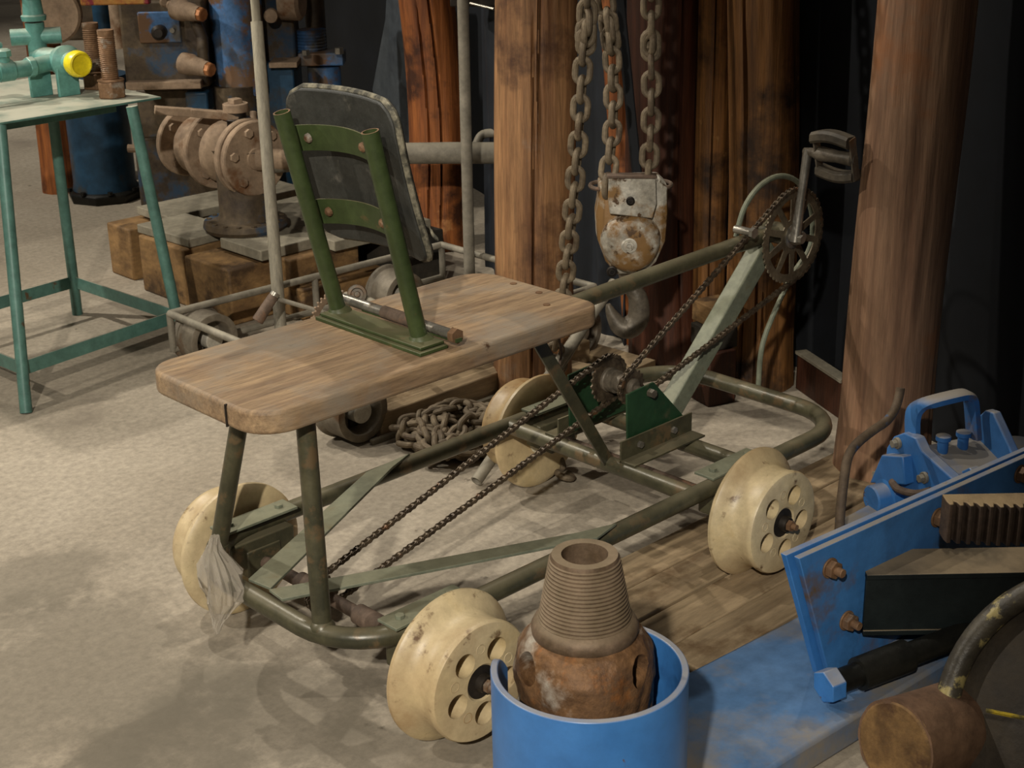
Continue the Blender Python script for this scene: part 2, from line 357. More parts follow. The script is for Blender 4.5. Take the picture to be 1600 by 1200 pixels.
b0, t0 = stand(1108, 500, 3.78, px1=1118, py1=30); f = dface(b0)
log('log_post', 'slim golden log post touching the left side of the wide golden log', b0, t0, .040, GOLDLOG, 4, [(f, 0, 2, .1, .006)])
b0, t0 = stand(1184, 560, 3.66, px1=1192, py1=30); f = dface(b0)
log('log_post', 'wide golden brown log post behind the pedal chainring', b0, t0, .080, GOLDLOG, 5, [(f-.55, .0, 2.2, .08, .018), (f+.1, 0, .25, .05, .01), (f-.1, 0, .45, .05, .01)])
b0, t0 = stand(1386, 640, 3.14, px1=1449, py1=20, d1=3.02); f = dface(b0)
log('log_post', 'pale thick log post on the right beside the bicycle pedal', b0, t0, .094, PALELOG, 6, [(f-.9, .9, 1.6, .05, .006)], knots=8)
b0, t0 = stand(96, 300, 5.7); f = dface(b0)
log('log_post', 'short orange split post under the turquoise table, beside the blue pump casing', b0, Vector((b0.x, b0.y, .95)), .062, ORANGELOG, 7, [(f, 0, 1, .08, .01)])
b0, t0 = stand(975, 250, 3.80, px1=958, py1=20)
log('log_post', 'thin leaning orange log seen between the two hoist chains', b0, t0, .034, ORANGELOG, 8)
p, q = ah(1001, 330, 3.32), ah(962, -60, 3.32); q = q + (q-p)*1.3
tag(MB().bar(p, q, .055, .02, RT).build('black_strap', BLACKWALL, bev=.003), 'black slanting band running down between the hoist chains', 'strap')
# sheets hanging on the wall
def sheet(name, label, pts, th=.01):
    o = MB().prism(pts, (.03, 0, 0)).build(name, GREYSHEET); tag(o, label, 'sheet'); return o
yy = lambda px, py: None
def onwall(px, py, off):
    v = FW + RT*((px-800)/FPX) - UP*((py-600)/FPX)
    # plane x = 1.72 + .30*(y+.8) - off
    t = (1.58 + .29*CAM.y - off - CAM.x) / (v.x - .29*v.y); return CAM + v*t
sheet('hanging_sheet', 'grey sheet hanging behind, between the dark log and the slim golden log', [onwall(*q, .1) for q in ((1062, -60), (1100, -60), (1096, 250), (1078, 235))])
sheet('hanging_sheet', 'slanting blue grey sheet edge left of the orange log post', [onwall(*q, .1) for q in ((606, -40), (640, -40), (650, 330), (590, 170), (582, 140), (602, 30))])
pa0, pb0 = Vector((1.74, 1.52, 0)), Vector((1.50, .72, 0))
dt_ = thing('dark_tarp', 'navy black tarp standing between the leftmost orange log and the dark red log', 'tarp', pa0)
rw = []
for k in range(10):
    rw.append([pa0.lerp(pb0, i/60) + Vector((.012*math.sin(i*.7 + k*.3), 0, 1.7*k/9)) for i in range(61)])
b = MB().grid(rw, closed_u=False, caps=False); b.grid([[q + Vector((.012, .002, 0)) for q in r_] for r_ in rw], closed_u=False, caps=False)
b.grid([rw[0] , [q + Vector((.012, .002, 0)) for q in rw[0]]], closed_u=False, caps=False); b.grid([rw[-1] , [q + Vector((.012, .002, 0)) for q in rw[-1]]], closed_u=False, caps=False)
for e in (0, -1): b.grid([[r_[e] for r_ in rw], [r_[e] + Vector((.012, .002, 0)) for r_ in rw]], closed_u=False, caps=False)
bmesh.ops.remove_doubles(b.b, verts=b.b.verts, dist=.0003); b.build('cloth', M('navy_tarp', '#0e1218', '#191f27', 4, .7, 0, .3), dt_)
# low board between the logs
p, q = at(1248, 606, z=0), at(1318, 655, z=0)
bd = thing('skirting_board', 'low reddish brown board standing between the wide golden log and the right log', 'board', p)
MB().bar(p + Vector((0, 0, .045)), q + Vector((0, 0, .045)), .018, .09).build('board', DARKLOG, bd, bev=.002)
MB().bar(p + Vector((0, 0, .093)), q + Vector((0, 0, .093)), .03, .008).build('top_lath', GREYBOARD, bd, bev=.001)
MB().bar(q + Vector((-.02, -.012, .0)), q + Vector((-.02, -.012, .095)), .014, .006).build('end_batten', GREYBOARD, bd)
for i, (px, py, dd) in enumerate(((1118, 475, 3.54), (1116, 510, 3.54), (1114, 545, 3.54))):
    c = at(px, py, d=dd); c.z = [.215, .16, .08][i]
    lab = ['short brown timber end of a lumber stack behind the pedal chain, topmost block', 'second block down of the lumber stack behind the pedal chain', 'lowest thick block of the lumber stack behind the pedal chain'][i]
    h = [.05, .05, .13][i]; c.z = [.205, .155, .065][i]
    tag(MB().box(c, (.075, .085, h), (1, -.3, 0)).build('timber_block', [TIMBER, DARKTIMBER, DARKLOG][i], bev=.003), lab, 'timber', 'lumber stack behind the pedal chain')

# ------------------------------------------------------------------ floor planks
for i, (x0, x1, y0, y1, z) in enumerate(((.42, 1.35, -.170, -.085, .010), (.40, 1.28, -.262, -.176, .012), (.37, 1.33, -.355, -.268, .010), (.385, 1.30, -.445, -.361, .014))):
    lab = ['floor plank nearest the cart centre line', 'second floor plank out from the cart centre line', 'third floor plank, under the right wheel side', 'outer floor plank against the blue skid'][i]
    o = MB().box(((x0+x1)/2, (y0+y1)/2, z/2), (x1-x0, y1-y0, z)).build('floor_plank', PLANK, bev=.003)
    tag(o, lab, 'plank', 'planks lying under the front of the pedal cart')
for i, (a_, b_) in enumerate((((905, 545), (1010, 575)), ((880, 575), (985, 600)), ((915, 590), (1000, 625)))):
    p, q = at(*a_, z=.012), at(*b_, z=.012)
    tag(MB().bar(p, q, .075, .022).build('loose_board', PLANK, bev=.002), ['loose board behind the hook, farthest back', 'loose board below the hook, the middle one', 'loose board just behind the middle sprocket'][i], 'plank', 'loose boards near the dark log')
tag(MB().bar((.66, .735, .03), (1.34, .735, .03), .07, .06).build('rail_beam', PLANK, bev=.004), 'low squared wooden beam on the floor behind the chain heap', 'beam')
tag(MB().bar((.62, .688, .006), (1.18, .688, .006), .012, .012).build('lit_edge_strip', GREYBOARD, bev=.001), 'thin pale strip drawing the lit lower edge of the low beam', 'strip')  # pale colour imitates the highlight on the beam's lower edge
#tag(MB().box((1.17, .93, .11), (.22, .28, .22)).build('dark_box', M('matt_black', '#050506', '#0a0a0b', 5, .9, 0, 0), bev=.01), 'black box in the shade under the seat board, behind the low beam', 'box')

# ------------------------------------------------------------------ main pedal rail cart
cart = thing('pedal_rail_cart', 'pedal driven rail cart with plank seat, olive tube frame and cream flanged wheels', 'cart', (.45, 0, 0))
ZF, YT, TR = .178, .2351, .0165
fr = MB().tube(rrect(-.144, 1.085, -YT, YT, (.12, .15, .13, .12), ZF), TR, closed=True).build('frame_loop', GREEN_TUBE, cart)
for xc in (.612, .781):
    MB().tube([(xc, -YT, ZF), (xc, YT, ZF)], .0155).build('cross_tube', GREEN_TUBE, cart)
# seat board
out = rrect(-.213, .4765, -.145, .161, (.06, .05, .06, .035), .509, 7)
sb = MB().prism(out, (0, 0, .036)).build('seat_board', SEATWOOD, cart, bev=.006, seg=3)
crk = MB().box((-.2135, -.062, .527), (.004, .0025, .034)); crk.build('end_crack', DARKIRON, sb)
for (px, py) in ((802, 443), (842, 457), (854, 476)):
    c = at(px, py, z=.5455); MB().lathe(c, (0, 0, 1), [(-.002, .005), (.0008, .0062), (.001, .003)], 12).build('screw_head', NUTRUST, sb)
# seat legs
def leg(p, q, r=.0145):
    p, q = Vector(p), Vector(q); o = MB().cyl(p, q, r, n=20).build('seat_leg', GREEN_TUBE, cart)
    MB().lathe(p - (q-p).normalized()*.004, q - p, [(0, r+.006), (.006, r+.005), (.011, r+.0005)], 20).build('weld_collar', GREEN_TUBE, o)
leg((-.093, .192, .188), (-.058, .112, .51)); leg((-.132, -.14, .188), (-.107, -.1, .51))
MB().bar((.365, -.092, .508), (.61, -.034, .182), .024, .006, (0, 1, 0)).build('seat_strut', GREEN_TUBE, cart, bev=.001)
# rear gusset strips
MB().prism([Vector(v) for v in ((-.135, .045, .193), (-.128, -.005, .193), (.30, .214, .193), (.36, .238, .193), (.25, .23, .193))], (0, 0, .005)).build('gusset_strip', GREYGREEN, cart, bev=.0008)
MB().prism([Vector(v) for v in ((-.138, -.015, .1985), (-.142, -.055, .1985), (.34, -.258, .1985), (.40, -.245, .1985), (.33, -.222, .1985))], (0, 0, .005)).build('gusset_strip', GREYGREEN, cart, bev=.0008)
# top tube, post and crank hanger
MB().tube([(.40, 0, .488), (.60, 0, .497), (1.03, 0, .507)], .0155).build('top_tube', GREEN_TUBE, cart)
MB().bar((.815, .012, .19), (1.125, .012, .487), .036, .042, (0, 0, 1)).build('crank_post', GREYGREEN, cart, bev=.003)
BB = Vector((1.17, 0, .497))
hg = MB().cyl(BB + Vector((0, -.012, 0)), BB + Vector((0, .05, 0)), .022).tube([(1.02, 0, .506), (1.09, 0, .505), (1.16, .01, .5)], [.0155, .016, .014]).build('crank_hanger', GREEN_TUBE, cart)
gp = [at(*q, y=.045) for q in ((1150, 370), (1163, 325), (1188, 290), (1220, 275), (1250, 288), (1268, 330), (1266, 385), (1238, 430), (1207, 495), (1190, 545), (1185, 602))]
MB().tube(smoothpath(gp, 5), .0058, 10).build('guard_hoop', GREYGREEN, cart)
# chainring with cut-outs
def sprocket(R_, teeth, th, hub, windows, tooth=.004):
    """disc in the xz plane around y=0"""
    n = teeth * 4; pts = []
    for i in range(n):
        a = 2*math.pi*i/n; rr = R_ + (tooth if i % 4 in (1, 2) else 0); pts.append(Vector((rr*math.cos(a), -th/2, rr*math.sin(a))))
    me = mesh_of(MB().prism(pts, (0, th, 0)), 'ring', RCHAIN)
    c = MB(); ok = False
    for k in range(windows[0]):
        a0 = 2*math.pi*k/windows[0]; a1 = a0 + 2*math.pi/windows[0] - windows[3]
        ri, ro = windows[1], windows[2]; q = []
        for i in range(9): t = a0 + (a1-a0)*i/8; q.append(Vector((ro*math.cos(t), -.05, ro*math.sin(t))))
        am = (a0 + a1)/2; sp = (a1-a0)*.22
        for i in range(4): t = am + sp - 2*sp*i/3; q.append(Vector((ri*math.cos(t), -.05, ri*math.sin(t))))
        c.prism(q, (0, .1, 0)); ok = True
    return cut(me, mesh_of(c, 'c', RCHAIN), 'chainring') if ok else me
CH = Vector((1.17, -.02, .497))
ringm = sprocket(.094, 46, .003, .02, (10, .036, .079, .16))
ringm.materials.clear(); ringm.materials.append(M('brown_steel_ring', '#5b5142', '#82766040'[:7], 30, .45, .4, .15)); ring = inst('chainring', ringm, cart, Matrix.Translation(CH) @ Matrix.Rotation(.2, 4, 'Y')); W[ring.name] = W[cart.name].copy()
hubr = MB().lathe(CH + Vector((0, .004, 0)), (0, -1, 0), [(0, .026), (.008, .026), (.012, .018), (.03, .012)], 20).build('ring_hub', STEEL, cart)
c0, c1 = at(1243, 372, y=-.045), at(1262, 237, y=-.045)
cr = MB().tube([c0 - (c1-c0)*.04, c0 + (c1-c0)*.06, c0 + (c1-c0)*.5, c1 - (c1-c0)*.06, c1 + (c1-c0)*.03], [.013, .011, .0085, .0095, .010], 12).build('crank_arm', STEEL, cart)
MB().hexnut(c0 + Vector((0, .012, 0)), (0, -1, 0), .009, .03).build('cotter_nut', STEEL, cart)
ct = c1
for dx, dz in ((-.012, .034), (.012, -.034)):
    pts = []
    for i in range(9):
        t = i/8; pts.append(ct + Vector((dx + (.010 if dz < 0 else -.010)*math.sin(math.pi*t)*.5, -.022 - .085*t, dz + (.008 if dz > 0 else -.008)*math.sin(math.pi*t))))
    rw = []
    for q in pts: rw.append([q + Vector((a_*.013, 0, b_*.0075)) for a_, b_ in ((-1.3, -.8), (-.9, -1.5), (.9, -1.5), (1.3, -.8), (1.3, .8), (.9, 1.5), (-.9, 1.5), (-1.3, .8))])
    MB().grid(rw).build('pedal_rubber', PEDALR, cart)
MB().tube([ct + Vector((0, .008, 0)), ct + Vector((0, -.015, 0)), ct + Vector((0, -.03, 0)), ct + Vector((0, -.07, 0)), ct + Vector((0, -.105, 0)), ct + Vector((0, -.112, 0))], [.007, .010, .015, .012, .014, .008]).build('pedal_barrel', HOOKM, cart)
for yy_ in (-.024, -.108):
    MB().bar(ct + Vector((-.012, yy_, .042)), ct + Vector((.012, yy_, -.042)), .02, .004, (0, 1, 0)).build('pedal_cage_plate', HOOKM, cart, bev=.001)
lug = at(1168, 362, y=-.02)
MB().cyl(lug + Vector((0, .03, 0)), lug + Vector((0, -.01, 0)), .008).hexnut(lug + Vector((0, -.01, 0)), (0, -1, 0), .011, .008).build('tension_bolt', STEEL, cart)
# middle bracket with two sprockets
SH = Vector((.688, 0, .306))
def bplate(y, mat):
    pts = [(.632, y, .2), (.628, y, .318), (.702, y, .322), (.80, y, .218), (.80, y, .2)]
    return MB().prism([Vector(p) for p in pts], (0, .004, 0)).build('bracket_plate', mat, cart, bev=.0006)
bplate(-.062, DKGREEN); bplate(.085, DKGREEN)
for y in (-.068, .092):
    sg = -1 if y < 0 else 1
    MB().box((.705, y, .213), (.2, .004, .042)).box((.705, y + sg*.017, .195), (.2, .036, .004)).build('angle_iron', GREEN_TUBE, cart, bev=.0006)
    for x in (.655, .75): MB().hexnut((x, y, .215), (0, sg, 0), .007, .008).build('bracket_bolt', STEEL, cart)
sh = MB().cyl(SH + Vector((0, -.074, 0)), SH + Vector((0, .098, 0)), .006).lathe(SH + Vector((0, -.03, 0)), (0, 1, 0), [(0, .012), (.004, .017), (.045, .017), (.046, .022), (.062, .022), (.064, .024), (.072, .024)], 24).build('middle_shaft', HOOKM, cart)
MB().hexnut(SH + Vector((.0, -.064, 0)), (0, -1, 0), .0085, .012).build('shaft_nut', HOOKM, cart)
for y, r, t in ((.04, .043, 22), (-.02, .03, 16)):
    me = sprocket(r, t, .0035, .01, (0, 0, 0, 0)); o = inst('drive_sprocket', me, cart, Matrix.Translation(SH + Vector((0, y, 0)))); W[o.name] = W[cart.name].copy()
me = sprocket(.028, 14, .0035, .01, (0, 0, 0, 0)); o = inst('axle_sprocket', me, cart, Matrix.Translation((0, .04, .12)))
def roller_chain(name, A, ra, B, rb, y):
    """closed loop around sprockets A and B (xz plane)"""
    a = Vector((A[0], A[2])); bb = Vector((B[0], B[2])); d = bb - a; D = d.length; th = math.atan2(d.y, d.x); be = math.acos((ra - rb)/D)
    P = []
    def arc(c, r, t0, t1):
        n = max(4, int(abs(t1-t0)*r/.004))
        for i in range(n+1): t = t0 + (t1-t0)*i/n; P.append(Vector((c.x + r*math.cos(t), c.y + r*math.sin(t))))
    arc(a, ra, th + be, th + 2*math.pi - be); arc(bb, rb, th - be, th + be - 0); P.append(P[0].copy())
    # resample
    seg = [(P[i+1]-P[i]).length for i in range(len(P)-1)]; T = sum(seg); n = int(T/.0127/2)*2; step = T/n
    pts = []; i = 0; acc = 0
    for k in range(n):
        s = k*step
        while acc + seg[i] < s: acc += seg[i]; i += 1
        pts.append(P[i] + (P[i+1]-P[i]) * ((s-acc)/seg[i]))
    m_ = MB()
    for k in range(n):
        p = pts[k]; q = pts[(k+1) % n]; p3 = Vector((p.x, y, p.y)); q3 = Vector((q.x, y, q.y)); dv = (q3-p3).normalized()
        # slack sag on the lower run is tiny
        m_.cyl(p3 + Vector((0, -.0055, 0)), p3 + Vector((0, .0055, 0)), .0036, n=6)
        o_ = .0045 if k % 2 else .003
        nrm = Vector((0, 1, 0)).cross(dv)
        for s in (-1, 1):
            pl = [p3 - dv*.003, p3 + nrm*.0042 + dv*.0005, p3 + nrm*.0026 + (q3-p3)*.5, q3 + nrm*.0042 - dv*.0005, q3 + dv*.003, q3 - nrm*.0042 - dv*.0005, p3 - nrm*.0026 + (q3-p3)*.5, p3 - nrm*.0042 + dv*.0005]
            m_.prism([v + Vector((0, s*o_ - .0006, 0)) for v in pl], (0, .0012, 0))
    o = m_.build(name, RCHAIN, cart); o['kind'] = 'stuff'; return o
roller_chain('drive_chain', (0, 0, .12), .030, (SH.x, 0, SH.z), .046, .04)
roller_chain('pedal_chain', (SH.x, 0, SH.z), .032, (CH.x, 0, CH.z), .096, -.02)
# axles, bearing blocks, wheels
for x in (0, .7307):
    MB().tube([(x, -.36, .12), (x, -.30, .12), (x, .30, .12), (x, .36, .12)], [.008, .011, .011, .008], 14).build('axle', RUST, cart)
    if x == 0:
        for ya, yb in ((-.12, -.055), (.06, .10)): MB().cyl((x, ya, .12), (x, yb, .12), .017).build('axle_sleeve', RUST, cart)
    for s in (-1, 1):
        y = s*.222
        o = MB().box((x, y, .143), (.13, .04, .05)).box((x, y, .125), (.07, .045, .05)).build('bearing_block', GREEN_TUBE, cart, bev=.003)
        MB().box((x, y, ZF+.019), (.15, .044, .005)).build('clamp_plate', GREYGREEN, o, bev=.001)
        for xx in (x-.05, x+.05): MB().hexnut((xx, y, ZF+.021), (0, 0, 1), .0075, .006).build('clamp_bolt', GREYGREEN, o)
prof = [(0, .02), (0, .104), (.003, .114), (.008, .1195), (.014, .12), (.019, .1165), (.026, .106), (.034, .098), (.046, .0925), (.060, .0925), (.072, .095), (.078, .0955), (.0825, .093), (.084, .088), (.084, .03), (.079, .024), (.079, .002)]
wm = mesh_of(MB().lathe((0, 0, 0), (0, -1, 0), prof, 72), 'wheel', WHEEL)
c = MB()
for k in range(5):
    a = R(128 + 72*k); cc = Vector((math.cos(a)*.053, -.062, math.sin(a)*.053)); c.cyl(cc + Vector((0, .034, 0)), cc + Vector((0, -.06, 0)), .0165, .0205, 24)
wheelmesh = cut(wm, mesh_of(c, 'c', WHEEL), 'flanged_wheel')
ringsb = MB()
for k in range(5):
    a = R(128 + 36 + 72*k); ringsb.lathe((math.cos(a)*.056, -.0838, math.sin(a)*.056), (0, -1, 0), [(0, .0088), (.0006, .0085), (.0006, .0072), (0, .007)], 20, closed=True)
ringmesh = mesh_of(ringsb, 'moulded_ring', WHEEL)
capm = mesh_of(MB().lathe((0, -.079, 0), (0, -1, 0), [(-.004, .031), (.002, .030), (.003, .022), (.004, .015), (.012, .014), (.016, .013)], 28), 'hub_cap', DARKIRON)
endm = mesh_of(MB().hexnut((0, -.092, 0), (0, -1, 0), .0105, .011).cyl((0, -.09, 0), (0, -.112, 0), .0065, .0055, 14), 'axle_nut', NUTRUST)
innerm = mesh_of(MB().lathe((0, .0005, 0), (0, 1, 0), [(0, .02), (.006, .045), (.0065, .03), (.012, .028), (.028, .02), (.034, .012)], 28), 'inner_boss', WHEELFACE)
for x in (0, .7307):
    for s in (-1, 1):
        Mt = Matrix.Translation((x, s*.2617, .12)) @ (Matrix.Rotation(math.pi, 4, 'Z') if s > 0 else Matrix.Identity(4)) @ Matrix.Rotation(R(random.uniform(-6, 6) if (x, s) != (0, -1) else 0), 4, 'Y')
        wo = inst('wheel', wheelmesh, cart, Mt)
        for nm, me in (('moulded_ring', ringmesh), ('hub_cap', capm), ('axle_nut', endm), ('inner_boss', innerm)):
            o = bpy.data.objects.new(nm, me); COL.objects.link(o); o.parent = wo
            if nm == 'moulded_ring': o['kind'] = 'stuff'
# backrest
ZB = .545
bp = MB().box((.126, .012, ZB+.003), (.056, .262, .006)).box((.128, .012, ZB+.0095), (.048, .250, .005)).build('backrest_base', SEATGREEN, cart, bev=.0012)
posts = (((.133, .125, ZB+.01), (.060, .140, .890)), ((.133, -.078, ZB+.01), (.071, -.060, .885)))
for p, q in posts:
    p, q = Vector(p), Vector(q)
    b = MB().cyl(p, q, .0135, n=20, caps=False); b.cyl(p, q, .0112, n=20, caps=False)
    a, u, v = frame(q - p)
    o = b.build('backrest_post', SEATGREEN, cart)
    ri = [q + (u*math.cos(t)+v*math.sin(t))*.0136 for t in [2*math.pi*i/20 for i in range(20)]]; rj = [q + (u*math.cos(t)+v*math.sin(t))*.0111 for t in [2*math.pi*i/20 for i in range(20)]]
    MB().grid([ri, rj], caps=False).build('tube_rim', NUTRUST, o)
    MB().lathe(p, q-p, [(-.002, .022), (.004, .018), (.009, .0137)], 20).build('weld_collar', SEATGREEN, o)
MB().tube([(.163, .150, ZB+.02), (.163, .10, ZB+.02), (.163, .0, ZB+.02), (.163, -.122, ZB+.02)], .0085).build('hinge_rod', STEEL, cart)
MB().cyl((.163, .045, ZB+.02), (.163, -.045, ZB+.02), .0105).build('hinge_sleeve', RUST, cart)
MB().hexnut((.163, -.12, ZB+.02), (0, -1, 0), .0125, .012).build('hinge_nut', NUTRUST, cart)
MB().box((.163, -.02, ZB+.0145), (.012, .23, .006)).build('hinge_pad', SEATGREEN, cart)
# pad: local frame following the posts
pa = Vector(posts[0][1]) - Vector(posts[0][0]); pa.normalize()
ydir = Vector((0, -1, 0)); nd = pa.cross(ydir).normalized()
if nd.x < 0: nd = -nd
PC = Vector((.125, .056, .789))   # pad centre
def pp(a, h, off):   # a across (to the right), h up
    bow = .022*(1 - (a/.13)**2) + .006*(h/.12)**2
    return PC + ydir*a + pa*h + nd*(bow + off)
HW, HH, CR = .1325, .128, .035
grid_f = []; 
def padrows(off, sh=0):
    rws = []
    for i in range(25):
        h = -HH + 2*HH*i/24
        dy = max(0, abs(h) - (HH-CR)); hw = HW - CR + math.sqrt(max(CR*CR - dy*dy, 0)) - sh
        hh = max(-HH+sh, min(HH-sh, h))
        rws.append([pp(-hw + 2*hw*j/20, hh, off) for j in range(21)])
    return rws
def slab(f, bk, name, mat, par, bev):
    b = MB(); n = len(f); k = len(f[0])
    b.grid(f, closed_u=False, caps=False); b.grid(bk, closed_u=False, caps=False)
    rim = lambda r: r[0] + [q[-1] for q in r[1:]] + list(reversed(r[-1][:-1])) + [q[0] for q in reversed(r[1:-1])]
    b.grid([rim(f), rim(bk)], caps=False); bmesh.ops.remove_doubles(b.b, verts=b.b.verts, dist=.0002)
    return b.build(name, mat, par, bev=bev, smooth=50)
pad = slab(padrows(-.004), padrows(.016), 'backrest_pad', PAD, cart, .003)
rimpts = padrows(.006); rim = rimpts[0] + [q[-1] for q in rimpts[1:]] + list(reversed(rimpts[-1][:-1])) + [q[0] for q in reversed(rimpts[1:-1])]
rim2 = [q for i, q in enumerate(rim) if (q - rim[i-1]).length > .002]
MB().tube(rim2, .0055, 8, closed=True).build('edge_piping', PADEDGE, pad)
for h, l in ((.062, 0), (-.062, 0)):
    rw = [[], []]
    for i in range(17):
        a = -.1+.20*i/16; base = Vector(PC) + ydir*(a+.008) + pa*h + nd*(-.030 + .030*math.sin(math.pi*i/16)**.7)
        for k_, o_ in ((0, -.021), (1, .021)): rw[k_].append(base + pa*o_)
    f = [list(x) for x in zip(*rw)]; bk = [[q + nd*.0025 for q in r] for r in f]
    o = slab([[r[0] for r in f], [r[1] for r in f]], [[r[0] for r in bk], [r[1] for r in bk]], 'backrest_strap', SEATGREEN, cart, 0)
    for i in (2, 12):
        MB().lathe((f[i][0] + f[i][1])/2, -nd, [(0, .008), (.004, .0075), (.007, .004)], 10).build('strap_rivet', NUTRUST, o)
MB().tube(smoothpath([at(650, 352, d=2.33), at(662, 353, d=2.33), at(672, 362, d=2.33), at(685, 376, d=2.33)], 4), [.0015] + [.0045]*8 + [.003]*3 + [.001], 8).build('frayed_tie', PADEDGE, cart)
# wire under the seat
MB().tube(smoothpath([at(873, 528, d=2.62), at(877, 550, d=2.62), at(874, 575, d=2.62), at(876, 596, d=2.62)], 3), .0022, 6).build('hanging_wire', RUST, cart)

# ------------------------------------------------------------------ plastic bag
rows = []; T0 = at(336, 846, d=2.40); cen = [(336, 838, 7), (334, 848, 9), (333, 858, 13), (338, 875, 24), (344, 895, 30), (349, 915, 31), (350, 935, 26), (346, 952, 18), (343, 965, 10), (339, 978, 7), (340, 990, 3)]
for i, (x, y, r) in enumerate(cen):
    cpt = at(x, y, d=2.36); rr = r/FPX*2.36; row = []
    for j in range(48):
        t = 2*math.pi*j/48; q = rr*(1 + .45*noise.noise(Vector((math.cos(t)*4, math.sin(t)*4, i*.9))) + .12*math.sin(t*7 + i*.5))
        row.append(cpt + Vector((math.cos(t)*q, math.sin(t)*q, .003*noise.noise(Vector((t*3, i, 2))))))
    rows.append(row)
b = MB().grid(rows); bag = b.build('plastic_bag', FILM, smooth=25); tag(bag, 'crumpled clear plastic bag hanging on the rear corner of the cart', 'bag')

# ------------------------------------------------------------------ heavy chain links
def linkmesh(L, wd, r, mat, name='link'):
    """racetrack ring in the xz plane, long axis z"""
    hs = (L - wd)/2; rc = wd/2 - r; pts = []
    for i in range(9): a = math.pi*i/8; pts.append(Vector((rc*math.cos(a), 0, hs + rc*math.sin(a))))
    for i in range(9): a = math.pi + math.pi*i/8; pts.append(Vector((rc*math.cos(a), 0, -hs + rc*math.sin(a))))
    return mesh_of(MB().tube(pts, r, 10, closed=True), name, mat)
LK = linkmesh(.060, .043, .0066, CHAINM); PITCH = .0365
def heavy_chain(label, pts, me=LK, pitch=PITCH, name='hoist_chain', twist=.6, wob=0, cat='chain'):
    pts = [pts[0] + (pts[0]-pts[1]).normalized()*(2.75-pts[0].z)] + list(pts)
    pts = smoothpath(pts, 10); seg = [(pts[i+1]-pts[i]).length for i in range(len(pts)-1)]; T = sum(seg); n = int(T/pitch)
    root = thing(name, label, cat, pts[-1]); i = 0; acc = 0; u = None
    for k in range(n):
        s = (k+.5)*pitch
        while i < len(seg)-1 and acc + seg[i] < s: acc += seg[i]; i += 1
        p = pts[i] + (pts[i+1]-pts[i])*((s-acc)/seg[i]); t = (pts[i+1]-pts[i]).normalized()
        if u is None: _, u, _ = frame(t, RT)
        u = (u - t*u.dot(t)).normalized(); v = t.cross(u)
        a = (0 if k % 2 else math.pi/2) + twist + random.uniform(-.12, .12)*(1+wob*3)
        X = u*math.cos(a) + v*math.sin(a); Y = t.cross(X)
        if wob: p = p + Vector((random.uniform(-1, 1), random.uniform(-1, 1), random.uniform(0, .6)))*wob*.012
        m_ = Matrix((X, Y, t)).transposed().to_4x4(); m_.translation = p
        inst('link', me, root, m_)
    return root
D = 3.17
heavy_chain('long slack hoist chain hanging left of the block, down past the seat board', [ah(x, y, d) for x, y, d in ((921, -60, 2.98), (917, 30, 2.98), (911, 100, 2.98), (905, 200, 2.98), (897, 300, 3.0), (887, 400, 3.04), (878, 480, 3.08), (868, 545, 3.12), (862, 580, 3.14), (880, 560, 3.17), (893, 540, 3.2))], twist=.25)
heavy_chain('middle hoist chain entering the left top of the hook block', [ah(x, y, d) for x, y, d in ((938, -60, 3.14), (950, 30, 3.13), (957, 100, 3.12), (958, 180, 3.10), (953, 245, 3.08), (950, 275, 3.07), (949, 312, 3.07))], twist=.35)
heavy_chain('right hoist chain entering the right top of the hook block', [ah(x, y, d) for x, y, d in ((1018, -60, 3.07), (1017, 60, 3.07), (1018, 160, 3.07), (1015, 240, 3.07), (1012, 285, 3.07))], twist=.1)
LK2 = linkmesh(.060, .044, .0070, CHAINM)
rnd = random.Random(3); pts = []
c0 = Vector((.76, .545, 0))
for i in range(46):
    a = i*1.25; rr = .02 + .125*abs(math.sin(i*1.7 + .4))
    z = .012 + .05*max(0, 1 - rr/.14) + .012*(i % 3)
    pts.append(c0 + Vector((math.cos(a)*rr*.95, math.sin(a)*rr, z)))
pts += [Vector((.79, .42, .012)), Vector((.80, .34, .012)), Vector((.79, .27, .012)), Vector((.77, .23, .012))]
def chain_heap():
    root = thing('chain_heap', 'heap of loose brown chain lying on the floor behind the cart frame', 'chain', c0)
    sp = smoothpath(pts, 6); seg = [(sp[i+1]-sp[i]).length for i in range(len(sp)-1)]; T = sum(seg); pitch = .037; n = min(180, int(T/pitch)); i = 0; acc = 0
    for k in range(n):
        s = (k+.5)*pitch
        while i < len(seg)-1 and acc + seg[i] < s: acc += seg[i]; i += 1
        p = sp[i] + (sp[i+1]-sp[i])*((s-acc)/seg[i]); t = (sp[i+1]-sp[i]).normalized(); t.z += rnd.uniform(-.15, .15); t.normalize(); _, u, v = frame(t)
        a = (.2 if k % 2 else 1.6) + rnd.uniform(-.5, .5); X = u*math.cos(a)+v*math.sin(a); Y = t.cross(X)
        m_ = Matrix((X, Y, t)).transposed().to_4x4()
        lo = min((m_ @ Vector((sx*.022, 0, sz*.031))).z for sx in (-1, 1) for sz in (-1, 1)) * .8
        p.z = max(p.z, -lo + .006); m_.translation = p; inst('link', LK2, root, m_)
chain_heap()

